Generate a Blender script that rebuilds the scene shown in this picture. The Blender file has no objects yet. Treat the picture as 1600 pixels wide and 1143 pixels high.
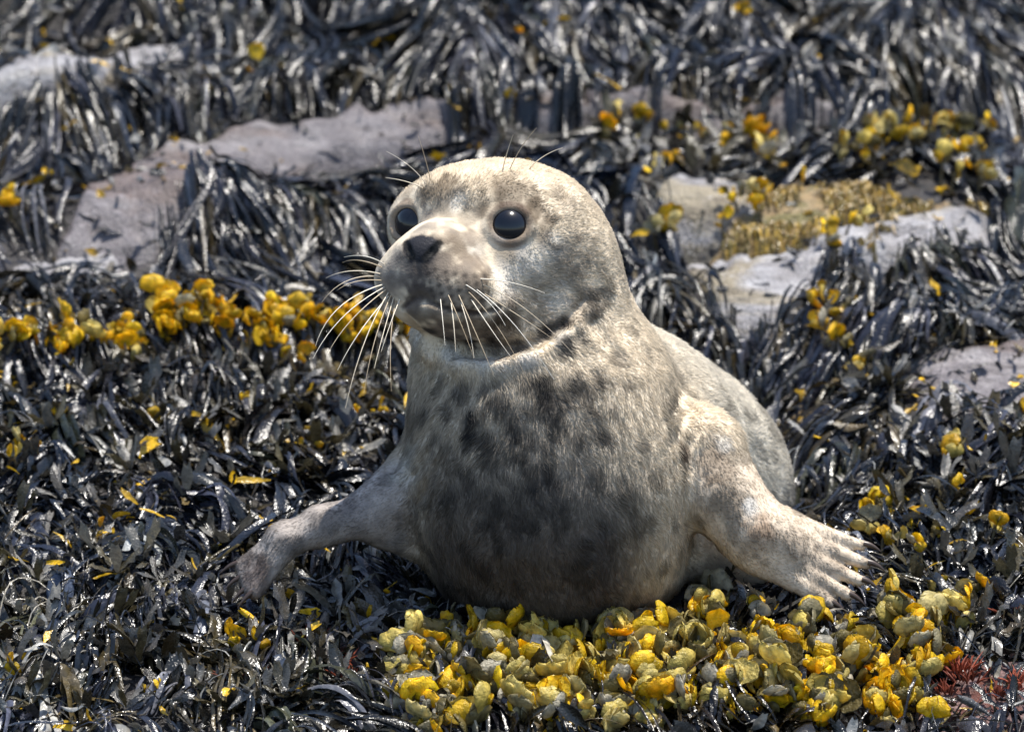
import bpy, math, random
import numpy as np
from mathutils import Vector, Matrix

# ------------------------------------------------------------------ camera, sky, sun, exposure
S = 0.00065                      # metres per photo pixel at the seal
PITCH = math.radians(13.0)
DIST = 7.0
ZC = 0.256
CX = np.array([1.0, 0.0, 0.0])
CU = np.array([0.0, math.sin(PITCH), math.cos(PITCH)])
CF = np.array([0.0, math.cos(PITCH), -math.sin(PITCH)])
C0 = np.array([0.0, 0.0, ZC])
CAM = C0 - CF * DIST
scene = bpy.context.scene
COL = scene.collection
cam_d = bpy.data.cameras.new('camera')
cam_d.sensor_width = 36.0
cam_d.lens = 36.0 * DIST / (1600 * S)
cam_d.clip_start = 0.1
cam_d.clip_end = 500
cam_d.dof.use_dof = True
cam_d.dof.focus_distance = DIST - 0.08
cam_d.dof.aperture_fstop = 5.2
cam = bpy.data.objects.new('camera', cam_d)
COL.objects.link(cam)
cam.location = Vector(CAM)
cam.rotation_euler = (math.pi / 2 - PITCH, 0, 0)
scene.camera = cam

SUN_DIR = np.array([0.22, 0.03, 0.975]); SUN_DIR /= np.linalg.norm(SUN_DIR)
SUN_EL = math.asin(SUN_DIR[2]); SUN_AZ = math.atan2(SUN_DIR[0], SUN_DIR[1])
world = bpy.data.worlds.new('World')
scene.world = world
world.use_nodes = True
wn = world.node_tree
bg = wn.nodes['Background']
sky = wn.nodes.new('ShaderNodeTexSky')
sky.sky_type = 'NISHITA'
sky.sun_disc = False
sky.sun_elevation = SUN_EL
sky.sun_rotation = SUN_AZ
wn.links.new(sky.outputs[0], bg.inputs[0])
bg.inputs[1].default_value = 0.15
sun_d = bpy.data.lights.new('sun', 'SUN')
sun_d.energy = 4.3
sun_d.angle = math.radians(0.53)
sun_d.color = (1.0, 0.95, 0.87)
sun = bpy.data.objects.new('sun', sun_d)
COL.objects.link(sun)
sun.rotation_euler = Vector(SUN_DIR).to_track_quat('Z', 'Y').to_euler()
sun.location = (2, 1, 5)
scene.view_settings.view_transform = 'Standard'
scene.view_settings.look = 'None'
scene.view_settings.gamma = 1
scene.view_settings.exposure = 0.66
scene.render.engine = 'CYCLES'
scene.cycles.max_bounces = 6
scene.cycles_curves.shape = 'RIBBONS'
scene.cycles_curves.subdivisions = 2
scene.cycles.sample_clamp_indirect = 4.0

random.seed(5)
rng = np.random.default_rng(11)

# ------------------------------------------------------------------ small maths helpers
def W(x, y, d):
    """photo-unit frame (x right, y down, d away; 1 unit = S metres) -> world, a plain rotation and scale"""
    return C0 + CX * (x - 800) * S + CU * (571.5 - y) * S + CF * d * S

def Wn(p):
    p = np.asarray(p, float)
    return C0 + np.outer((p[:, 0] - 800) * S, CX) + np.outer((571.5 - p[:, 1]) * S, CU) + np.outer(p[:, 2] * S, CF)

def Wdir(v):
    return np.outer(v[:, 0], CX) - np.outer(v[:, 1], CU) + np.outer(v[:, 2], CF)

def vn(p, seed=0):
    p = np.asarray(p, float)
    i = np.floor(p).astype(np.int64); f = p - i
    u = f * f * (3 - 2 * f)
    def hsh(a, b, c):
        h = (a * 374761393 + b * 668265263 + c * 1274126177 + seed * 974634777) & 0xffffffff
        h = ((h ^ (h >> 13)) * 1274126177) & 0xffffffff
        h = ((h ^ (h >> 16)) * 2246822519) & 0xffffffff
        return ((h ^ (h >> 15)) & 0xffffff) / float(0xffffff)
    r = 0
    for dx in (0, 1):
        for dy in (0, 1):
            for dz in (0, 1):
                w = (u[:, 0] if dx else 1 - u[:, 0]) * (u[:, 1] if dy else 1 - u[:, 1]) * (u[:, 2] if dz else 1 - u[:, 2])
                r = r + w * hsh(i[:, 0] + dx, i[:, 1] + dy, i[:, 2] + dz)
    return r

def n2(x, y, f, seed=0):
    x = np.asarray(x, float); y = np.asarray(y, float)
    sh = np.broadcast(x, y).shape
    xx = np.broadcast_to(x, sh).ravel(); yy = np.broadcast_to(y, sh).ravel()
    return vn(np.stack([xx * f + 91.3, yy * f + 17.7, np.zeros_like(xx) + .5], 1), seed).reshape(sh)

def sstep(a, b, x):
    t = np.clip((x - a) / (b - a), 0, 1)
    return t * t * (3 - 2 * t)

def project(P):
    P = np.asarray(P, float) - CAM
    d = P @ CF
    return 800 + (P @ CX) / d * DIST / S, 571.5 - (P @ CU) / d * DIST / S

# ------------------------------------------------------------------ terrain height (metres)
BUMPS = []      # (x, y, rx, ry, height)

def h_base(x, y):
    x = np.asarray(x, float); y = np.asarray(y, float)
    yy = np.where(y < -1.2, -1.2 + 0.15 * (y + 1.2), np.where(y > 2.4, 2.4 + 0.1 * (y - 2.4), y))
    t = yy + .16 * (n2(x, yy, 1.7, 3) - .5) + .05 * (n2(x, yy, 5.0, 4) - .5) - .10 * x
    P = .27
    q = np.floor(t / P); fr = t / P - q
    terr = (q + sstep(.50, .95, fr)) * P
    k = .75 * sstep(.30, .55, yy)
    hs = .31 * ((1 - k) * yy + k * (terr + .0))
    hs = np.where(yy < 0, .30 * yy, hs)
    hol = np.exp(-((x - .14) / .24) ** 4 - ((y - .30) / .27) ** 4)
    hs = hs * (1 - hol) + (.06 * y) * hol
    hs = hs + .050 * (n2(x, y, 6, 1) - .5) * (1 - .7 * hol) + .016 * (n2(x, y, 17, 2) - .5)
    return hs

def h_ter(x, y):
    h = h_base(x, y)
    for bx, by, rx, ry, hh in BUMPS:
        h = h + hh * np.exp(-((x - bx) / rx) ** 2 - ((y - by) / ry) ** 2)
    return h

def ray(px, py, hf=None):
    """where the sight line through a photo point meets the ground"""
    hf = hf or h_ter
    px = np.atleast_1d(np.asarray(px, float)); py = np.atleast_1d(np.asarray(py, float))
    d = CF[None] + ((px - 800) * S / DIST)[:, None] * CX[None] + ((571.5 - py) * S / DIST)[:, None] * CU[None]
    t = np.full(len(px), 6.2)
    for k in range(60):
        P = CAM + d * t[:, None]
        t = t + (P[:, 2] - hf(P[:, 0], P[:, 1])) * .8
    P = CAM + d * t[:, None]
    P[:, 2] = hf(P[:, 0], P[:, 1])
    return P

# mounds of weed-covered rock seen in the photograph
for px, py, rx, ry, hh in [(410, 365, .12, .07, .018), (705, 90, .09, .07, .045), (1155, 95, .07, .06, .045), (1440, 90, .14, .08, .05),
                           (300, 60, .12, .07, .04), (1480, 445, .10, .06, .03), (900, 70, .09, .06, .03), (90, 200, .12, .07, .035),
                           (1330, 700, .08, .07, .02), (250, 640, .12, .05, .02), (560, 885, .07, .05, .022), (1320, 455, .05, .05, .02),
                           (170, 1080, .07, .03, .02), (1500, 640, .1, .06, .015)]:
    p = ray(px, py, h_base)[0]
    BUMPS.append((p[0], p[1], rx, ry, hh))

class Grid:
    """a height function sampled once, then read back by bilinear interpolation"""
    def __init__(self, f, step=.004, x0=-.86, x1=.86, y0=-.62, y1=1.95):
        self.x0, self.y0, self.st = x0, y0, step
        xs = np.arange(x0, x1, step); ys = np.arange(y0, y1, step)
        X, Y = np.meshgrid(xs, ys, indexing='ij')
        self.g = f(X.ravel(), Y.ravel()).reshape(X.shape)
    def __call__(self, x, y):
        u = np.clip((np.asarray(x) - self.x0) / self.st, 0, self.g.shape[0] - 1.001)
        v = np.clip((np.asarray(y) - self.y0) / self.st, 0, self.g.shape[1] - 1.001)
        i = u.astype(int); j = v.astype(int); a = u - i; b = v - j; g = self.g
        return (g[i, j] * (1 - a) + g[i + 1, j] * a) * (1 - b) + (g[i, j + 1] * (1 - a) + g[i + 1, j + 1] * a) * b

h_exact = h_ter
h_ter = Grid(h_exact)

def grad(x, y, e=.006, hf=None):
    hf = hf or h_ter
    return (hf(x + e, y) - hf(x - e, y)) / (2 * e), (hf(x, y + e) - hf(x, y - e)) / (2 * e)

# ------------------------------------------------------------------ mesh helpers
def mk_mesh(name, V, F, col=None, smooth=True, mat=None):
    V = np.asarray(V, np.float32); F = np.asarray(F, np.int32)
    me = bpy.data.meshes.new(name)
    n = F.shape[1]
    me.vertices.add(len(V)); me.vertices.foreach_set('co', V.ravel())
    me.loops.add(F.size); me.loops.foreach_set('vertex_index', F.ravel())
    me.polygons.add(len(F)); me.polygons.foreach_set('loop_start', np.arange(0, F.size, n, dtype=np.int32))
    me.polygons.foreach_set('use_smooth', np.full(len(F), smooth))
    if col is not None:
        a = me.color_attributes.new('col', 'FLOAT_COLOR', 'POINT')
        c = np.ones((len(V), 4), np.float32); c[:, :3] = col
        a.data.foreach_set('color', c.ravel())
    me.update(calc_edges=True)
    if mat: me.materials.append(mat)
    return me

def link(name, me, parent=None, **props):
    o = bpy.data.objects.new(name, me)
    COL.objects.link(o)
    if parent: o.parent = parent
    for k, v in props.items(): o[k] = v
    return o

def empty(name, loc, **props):
    o = bpy.data.objects.new(name, None)
    o.empty_display_size = .01
    COL.objects.link(o)
    o.location = loc
    for k, v in props.items(): o[k] = v
    return o

def tube(P, R, sides=6):
    """tapered tube along points P with radii R"""
    P = np.asarray(P, float); n = len(P)
    T = np.gradient(P, axis=0); T /= np.linalg.norm(T, axis=1)[:, None] + 1e-12
    ref = np.array([0.13, .21, .97]) if abs(T[0] @ np.array([0.13, .21, .97])) < .9 else np.array([1., 0, 0])
    A = np.cross(T, ref); A /= np.linalg.norm(A, axis=1)[:, None]
    B = np.cross(T, A)
    an = np.linspace(0, 2 * math.pi, sides, endpoint=False)
    V = (P[:, None] + np.asarray(R)[:, None, None] * (A[:, None] * np.cos(an)[None, :, None] + B[:, None] * np.sin(an)[None, :, None])).reshape(-1, 3)
    F = [(i * sides + j, i * sides + (j + 1) % sides, (i + 1) * sides + (j + 1) % sides, (i + 1) * sides + j) for i in range(n - 1) for j in range(sides)]
    return V, np.array(F)

def join(parts):
    Vs, Fs, o = [], [], 0
    for V, F in parts:
        Vs.append(V); Fs.append(np.asarray(F) + o); o += len(V)
    return np.concatenate(Vs), np.concatenate(Fs)

def bez(a, b, c, n=10):
    t = np.linspace(0, 1, n)[:, None]
    a, b, c = map(np.asarray, (a, b, c))
    return (1 - t) ** 2 * a + 2 * t * (1 - t) * b + t * t * c

# ------------------------------------------------------------------ materials
def new_mat(name):
    m = bpy.data.materials.new(name); m.use_nodes = True
    nt = m.node_tree
    return m, nt, nt.nodes['Principled BSDF'], nt.nodes['Material Output']

def nd(nt, t, **kw):
    n = nt.nodes.new(t)
    for k, v in kw.items():
        if k.startswith('i_'):
            key = k[2:]
            n.inputs[int(key) if key.isdigit() else key].default_value = v
        else: setattr(n, k, v)
    return n

def ramp(nt, fac, stops):
    r = nd(nt, 'ShaderNodeValToRGB')
    el = r.color_ramp.elements
    while len(el) < len(stops): el.new(.5)
    for e, (p, c) in zip(el, stops):
        e.position = p; e.color = (*c, 1)
    nt.links.new(fac, r.inputs[0])
    return r.outputs[0]

def mixc(nt, mode, fac, a, b):
    m = nd(nt, 'ShaderNodeMix', data_type='RGBA', blend_type=mode)
    for key, v in ((0, fac), (6, a), (7, b)):
        if hasattr(v, 'is_linked'): nt.links.new(v, m.inputs[key])
        else: m.inputs[key].default_value = v if key == 0 else (*v, 1)
    return m.outputs[2]

def bump(nt, bsdf, height, strength, dist):
    b = nd(nt, 'ShaderNodeBump', i_Strength=strength, i_Distance=dist)
    nt.links.new(height, b.inputs['Height'])
    nt.links.new(b.outputs[0], bsdf.inputs['Normal'])

def weed_mat(name, rough=.3, transl=.25, source='attr', bscale=900, bstr=.35, spec=.5, coat=.0):
    m, nt, b, out = new_mat(name)
    if source == 'attr':
        c = nd(nt, 'ShaderNodeAttribute', attribute_name='col').outputs['Color']
    else:
        c = nd(nt, 'ShaderNodeObjectInfo').outputs['Color']
    tc = nd(nt, 'ShaderNodeTexCoord')
    geo = nd(nt, 'ShaderNodeNewGeometry')
    no = nd(nt, 'ShaderNodeTexNoise', i_Scale=120.0, i_Detail=3.0)
    nt.links.new(geo.outputs['Position'], no.inputs['Vector'])
    v = ramp(nt, no.outputs[0], [(.3, (.55, .55, .55)), (.7, (1.35, 1.3, 1.2))])
    c2 = mixc(nt, 'MULTIPLY', 1.0, c, v)
    nt.links.new(c2, b.inputs['Base Color'])
    vo = nd(nt, 'ShaderNodeTexNoise', i_Scale=float(bscale), i_Detail=2.0)
    nt.links.new(tc.outputs['Object'], vo.inputs['Vector'])
    bump(nt, b, vo.outputs[0], bstr, .002)
    rr = nd(nt, 'ShaderNodeMapRange', i_1=.3, i_2=.7, i_3=rough * .6, i_4=rough * 1.5)
    nt.links.new(no.outputs[0], rr.inputs[0])
    nt.links.new(rr.outputs[0], b.inputs['Roughness'])
    b.inputs['Specular IOR Level'].default_value = spec
    b.inputs['Coat Weight'].default_value = coat
    b.inputs['Coat Roughness'].default_value = .12
    if transl:
        tr = nd(nt, 'ShaderNodeBsdfTranslucent')
        nt.links.new(c2, tr.inputs[0])
        mx = nd(nt, 'ShaderNodeMixShader', i_0=transl)
        nt.links.new(b.outputs[0], mx.inputs[1]); nt.links.new(tr.outputs[0], mx.inputs[2])
        nt.links.new(mx.outputs[0], out.inputs[0])
    return m

def ridges(m):
    """radial wrinkles of the swollen tips"""
    nt = m.node_tree; b = nt.nodes['Principled BSDF']
    tc = nd(nt, 'ShaderNodeTexCoord')
    w = nd(nt, 'ShaderNodeTexWave', wave_type='BANDS', bands_direction='X', i_Scale=170.0, i_Distortion=3.0, i_Detail=2.0)
    w.inputs['Detail Scale'].default_value = 2.0
    nt.links.new(tc.outputs['Object'], w.inputs['Vector'])
    bp = b.inputs['Normal'].links[0].from_node
    b2 = nd(nt, 'ShaderNodeBump', i_Strength=.14, i_Distance=.0012)
    nt.links.new(w.outputs['Fac'], b2.inputs['Height']); nt.links.new(bp.outputs[0], b2.inputs['Normal'])
    nt.links.new(b2.outputs[0], b.inputs['Normal'])

def rock_mat(name, stops, stain, scale=14):
    m, nt, b, out = new_mat(name)
    geo = nd(nt, 'ShaderNodeNewGeometry')
    n1 = nd(nt, 'ShaderNodeTexNoise', i_Scale=float(scale), i_Detail=8.0, i_Roughness=.65)
    n3 = nd(nt, 'ShaderNodeTexNoise', i_Scale=scale * .7, i_Detail=5.0, i_Distortion=.6)
    n4 = nd(nt, 'ShaderNodeTexNoise', i_Scale=260.0, i_Detail=6.0)
    mp = nd(nt, 'ShaderNodeMapping'); mp.inputs['Scale'].default_value = (.5, 1, 2.2); mp.inputs['Location'].default_value = (3, 1, 7)
    nt.links.new(geo.outputs['Position'], mp.inputs[0])
    for n in (n1, n4): nt.links.new(geo.outputs['Position'], n.inputs['Vector'])
    nt.links.new(mp.outputs[0], n3.inputs['Vector'])
    c = ramp(nt, n1.outputs[0], stops)
    st = ramp(nt, n3.outputs[0], [(.52, (0, 0, 0)), (.62, (1, 1, 1))])
    c = mixc(nt, 'MIX', st, c, stain)
    gr = ramp(nt, n4.outputs[0], [(.3, (.7, .7, .7)), (.7, (1.25, 1.25, 1.25))])
    c = mixc(nt, 'MULTIPLY', 1.0, c, gr)
    vo = nd(nt, 'ShaderNodeTexVoronoi', i_Scale=210.0)
    nt.links.new(geo.outputs['Position'], vo.inputs['Vector'])
    n5 = nd(nt, 'ShaderNodeTexNoise', i_Scale=22.0, i_Detail=3.0)
    nt.links.new(geo.outputs['Position'], n5.inputs['Vector'])
    sp = nd(nt, 'ShaderNodeMath', operation='MULTIPLY')
    nt.links.new(ramp(nt, vo.outputs['Distance'], [(.22, (1, 1, 1)), (.34, (0, 0, 0))]), sp.inputs[0])
    nt.links.new(ramp(nt, n5.outputs[0], [(.52, (0, 0, 0)), (.60, (.75, .75, .75))]), sp.inputs[1])
    c = mixc(nt, 'MIX', sp.outputs[0], c, tuple(min(.75, q * 1.9) for q in stops[1][1]))
    mp2 = nd(nt, 'ShaderNodeMapping'); mp2.inputs['Scale'].default_value = (14, 60, 60); mp2.inputs['Rotation'].default_value = (0, 0, .35)
    nt.links.new(geo.outputs['Position'], mp2.inputs[0])
    n6 = nd(nt, 'ShaderNodeTexNoise', i_Scale=1.0, i_Detail=6.0, i_Roughness=.7)
    nt.links.new(mp2.outputs[0], n6.inputs['Vector'])
    c = mixc(nt, 'MULTIPLY', 1.0, c, ramp(nt, n6.outputs[0], [(.32, (.45, .43, .42)), (.50, (1, 1, 1)), (.7, (1.2, 1.2, 1.2))]))
    nt.links.new(c, b.inputs['Base Color'])
    b.inputs['Roughness'].default_value = .45
    add = nd(nt, 'ShaderNodeMath', operation='ADD')
    nt.links.new(n1.outputs[0], add.inputs[0]); nt.links.new(n4.outputs[0], add.inputs[1])
    bump(nt, b, add.outputs[0], .9, .005)
    return m

M_GROUND = rock_mat('dark_rock', [(.3, (.012, .011, .012)), (.7, (.05, .045, .045))], (.03, .026, .015))
M_ROCK = rock_mat('pale_rock', [(.3, (.20, .19, .195)), (.5, (.31, .30, .305)), (.75, (.42, .41, .41))], (.26, .22, .15))
M_ROCKV = rock_mat('violet_rock', [(.3, (.075, .066, .070)), (.5, (.165, .148, .152)), (.75, (.32, .30, .295))], (.13, .10, .09))
M_ROCKT = rock_mat('tan_rock', [(.3, (.16, .11, .05)), (.5, (.30, .21, .10)), (.75, (.40, .33, .22))], (.14, .12, .04), 40)
M_ROCKP = rock_mat('pink_rock', [(.3, (.045, .028, .03)), (.5, (.16, .095, .09)), (.75, (.30, .20, .18))], (.11, .030, .018), 70)
M_STRAND = weed_mat('wet_strand', .21, .06, 'attr', bscale=350, bstr=.45, spec=.55)
M_BLADE = weed_mat('wet_blade', .22, .12, 'attr', bscale=450, bstr=.6, spec=.7)
M_BLADE_O = weed_mat('wet_blade_single', .22, .12, 'object', bscale=450, bstr=.6, spec=.7)
M_TIP = weed_mat('wrack_tip', .34, .45, 'object', bscale=420, bstr=.8, spec=.5)
ridges(M_TIP)
M_STEM = weed_mat('wrack_stem', .45, .0, 'object')

# ------------------------------------------------------------------ rock slabs (bare patches between the weed)
def poly_sd(poly, x, y):
    """signed distance to a polygon in the ground plane (positive inside)"""
    n = len(poly); d = np.full(x.shape, 1e9); ins = np.zeros(x.shape, bool)
    for i in range(n):
        ax, ay = poly[i]; bx, by = poly[(i + 1) % n]
        ex, ey = bx - ax, by - ay
        t = np.clip(((x - ax) * ex + (y - ay) * ey) / (ex * ex + ey * ey + 1e-12), 0, 1)
        d = np.minimum(d, np.hypot(x - ax - t * ex, y - ay - t * ey))
        c = ((ay > y) != (by > y)) & (x < (bx - ax) * (y - ay) / (by - ay + 1e-12) + ax)
        ins ^= c
    return np.where(ins, d, -d)

SLABS = [
    ('violet_rock', M_ROCKV, .022, [(75, 410), (125, 318), (250, 238), (400, 192), (560, 174), (720, 172), (745, 215), (650, 258), (520, 272), (410, 296), (300, 348), (230, 410), (120, 440)],
     'long violet grey rock slab slanting up behind the seal towards the left'),
    ('pale_rock', M_ROCK, .018, [(10, 425), (90, 400), (190, 392), (180, 440), (110, 470), (15, 470)], 'small cream coloured rock face at the left edge above the yellow wrack'),
    ('pale_rock', M_ROCK, .030, [(-30, 150), (90, 118), (200, 102), (310, 90), (315, 125), (210, 148), (100, 172), (-30, 200)], 'thin pale rock strip near the top left corner'),
    ('pale_rock', M_ROCKV, .034, [(790, 172), (960, 172), (1160, 180), (1320, 184), (1320, 226), (1120, 228), (960, 214), (800, 206)], 'long pale rock ledge under the dark weed at the upper right'),
    ('pale_rock', M_ROCK, .028, [(1015, 340), (1095, 308), (1190, 300), (1230, 316), (1215, 350), (1140, 392), (1040, 396)], 'light grey rock slab right beside the top of the seal head'),
    ('pale_rock', M_ROCK, .032, [(1055, 452), (1160, 428), (1290, 420), (1320, 470), (1260, 520), (1180, 580), (1120, 540)], 'large smooth pale rock slab right of the seal neck'),
    ('pale_rock', M_ROCK, .026, [(1245, 400), (1330, 372), (1510, 355), (1580, 372), (1560, 412), (1420, 440), (1290, 446)], 'pale banded rock slab beneath the yellow wrack on the right'),
    ('tan_rock', M_ROCKT, .020, [(1200, 330), (1270, 308), (1330, 322), (1460, 332), (1560, 350), (1540, 372), (1300, 380), (1240, 410), (1120, 440), (1070, 425), (1120, 395)], 'sandy tan algae crusted rock between the pale slabs'),
    ('pale_rock', M_ROCKV, .016, [(1405, 595), (1490, 556), (1640, 540), (1640, 650), (1450, 660)], 'greyish rock patch at the right edge below the dark weed'),
    ('tan_rock', M_ROCKT, .014, [(1180, 655), (1330, 640), (1340, 680), (1230, 695)], 'small tan rock patch just behind the seal back'),
    ('pink_rock', M_ROCKP, .012, [(1400, 1070), (1500, 1040), (1640, 1030), (1640, 1180), (1430, 1180)], 'pinkish crusted rock in the bottom right corner'),
    ('pink_rock', M_ROCKP, .010, [(420, 1050), (500, 1015), (600, 1025), (620, 1060), (540, 1085), (450, 1080)], 'small pink crusted rock below the left flipper among wrack'),
]
SL = []
for nm, m, th, pp, lab in SLABS:
    pp = np.array(pp, float)
    P = ray(pp[:, 0], pp[:, 1])
    SL.append((nm, m, th, [tuple(q) for q in P[:, :2]], lab))

def bare(x, y):
    d = np.full(np.shape(x), -1e9)
    for nm, m, th, poly, lab in SL:
        q = poly_sd(poly, x, y)
        if m is M_ROCKP: q = q - .06 * (n2(x, y, 38, 77) > .42)
        d = np.maximum(d, q)
    return d

def slab_top(i, x, y):
    nm, m, th, poly, lab = SL[i]
    sd = poly_sd(poly, x, y) + .020 * (n2(x, y, 40, 8) - .5) + .034 * (n2(x, y, 15, 9) - .5)
    k = sstep(-.004, .013, sd)
    ridge = .012 * (n2(x * .6, y, 14, 20 + i) - .5) + .006 * (n2(x, y, 45, 21 + i) - .5) + .003 * (n2(x, y, 110, 22 + i) - .5)
    if m is M_ROCKP: ridge = ridge * 1.6 + .012 * (n2(x, y, 75, 60) - .5)
    crack = np.exp(-((n2(x * .8, y * 1.3, 11, 51) - .5) / .018) ** 2) + .7 * np.exp(-((n2(x, y * 2.2, 23, 52) - .5) / .03) ** 2)
    ridge = ridge - .007 * crack + .010 * (np.floor((n2(x * .5, y, 9, 53)) * 5) / 5 - .4)
    return np.where(sd > -.006, h_ter(x, y) - .006 + (th + .006 + ridge) * k, -9), sd

def surf_exact(x, y):
    h = h_ter(x, y)
    for i in range(len(SL)):
        poly = SL[i][3]
        xs = [q[0] for q in poly]; ys = [q[1] for q in poly]
        k = (x > min(xs) - .02) & (x < max(xs) + .02) & (y > min(ys) - .02) & (y < max(ys) + .02)
        if k.any():
            h = h.copy(); h[k] = np.maximum(h[k], slab_top(i, x[k], y[k])[0])
    return h

bare = Grid(bare)
surf = Grid(surf_exact)

# ground sheet: fine in view, coarse far out
def axis(lo, hi, fine, far, step):
    a = np.arange(lo, hi, step)
    out = []
    s, v = step, hi
    while v < far: out.append(v); s *= 1.25; v += s
    neg = []
    s, v = step, lo - step
    while v > -far: neg.append(v); s *= 1.25; v -= s
    return np.concatenate([neg[::-1], a, out])
gx = axis(-.8, .8, 0, 60, .009); gy = axis(-.5, 1.7, 0, 60, .009)
X, Y = np.meshgrid(gx, gy)
Z = h_exact(X.ravel(), Y.ravel()).reshape(X.shape)
ni, nj = X.shape
idx = np.arange(ni * nj).reshape(ni, nj)
F = np.stack([idx[:-1, :-1], idx[:-1, 1:], idx[1:, 1:], idx[1:, :-1]], -1).reshape(-1, 4)
link('ground', mk_mesh('ground', np.stack([X, Y, Z], -1).reshape(-1, 3), F, mat=M_GROUND), kind='structure',
     label='dark wet rocky shore under the seaweed')

for i, (nm, m, th, poly, lab) in enumerate(SL):
    xs = [q[0] for q in poly]; ys = [q[1] for q in poly]
    ax = np.arange(min(xs) - .02, max(xs) + .02, .005); ay = np.arange(min(ys) - .02, max(ys) + .02, .005)
    X, Y = np.meshgrid(ax, ay)
    Z, sd = slab_top(i, X.ravel(), Y.ravel())
    ni, nj = X.shape
    idx = np.arange(ni * nj).reshape(ni, nj)
    F = np.stack([idx[:-1, :-1], idx[:-1, 1:], idx[1:, 1:], idx[1:, :-1]], -1).reshape(-1, 4)
    ok = (Z > -5)[F].all(1)
    F = F[ok]
    u, inv = np.unique(F.ravel(), return_inverse=True)
    V = np.stack([X.ravel(), Y.ravel(), Z], 1)[u]
    c = np.array([V[:, 0].mean(), V[:, 1].mean(), V[:, 2].min()])
    o = link(nm, mk_mesh(nm, V - c, inv.reshape(-1, 4), mat=m), label=lab, category='rock')
    o.location = c


# ------------------------------------------------------------------ the seal (built in the photo-unit frame: x right, y down, d away)
def smin(a, b, k):
    h = np.clip(.5 + .5 * (b - a) / k, 0, 1)
    return b * (1 - h) + a * h - k * h * (1 - h)

def smax(a, b, k): return -smin(-a, -b, k)

def rcone(p, a, b, ra, rb, flat=None):
    a = np.asarray(a, float); b = np.asarray(b, float)
    ab = b - a
    t = np.clip(((p - a) @ ab) / (ab @ ab), 0, 1)
    q = p - a - t[:, None] * ab
    if flat is not None:
        n, f = flat
        n = np.asarray(n, float); n = n / np.linalg.norm(n)
        q = q + (q @ n)[:, None] * n * (f - 1)
    return np.linalg.norm(q, axis=1) - (ra + (rb - ra) * t)

YAW = math.radians(40)
FV = np.array([-math.sin(YAW), .0, -math.cos(YAW)])
LV = np.array([math.cos(YAW), 0, -math.sin(YAW)])
UV = np.array([0, -1.0, 0])
HR = np.stack([LV, UV, FV])           # rows: lateral, up, forward

def ell(p, c, r, rot=HR):
    q = (p - np.asarray(c, float)) @ rot.T
    r = np.asarray(r, float)
    k0 = np.linalg.norm(q / r, axis=1) + 1e-9
    k1 = np.linalg.norm(q / (r * r), axis=1) + 1e-9
    return k0 * (k0 - 1) / k1
I3 = np.eye(3)

def chain(p, pts, k, flat=None):
    d = None
    for (a, ra), (b, rb) in zip(pts[:-1], pts[1:]):
        e = rcone(p, a, b, ra, rb, flat)
        d = e if d is None else smin(d, e, k)
    return d

R_DIG = [((1228, 818, 20), (1346, 852, 8), 22, 8), ((1228, 836, 8), (1352, 880, -2), 22, 9), ((1220, 854, -4), (1342, 906, -12), 22, 9),
         ((1208, 866, -12), (1322, 928, -18), 22, 9), ((1190, 874, -18), (1294, 940, -22), 24, 11)]
L_DIG = [((448, 846, -16), (400, 924, -30), 16, 9), ((446, 844, -5), (391, 918, -12), 15, 8), ((444, 842, 6), (381, 902, 6), 14, 8),
         ((444, 840, 16), (374, 882, 22), 13, 7)]

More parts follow.
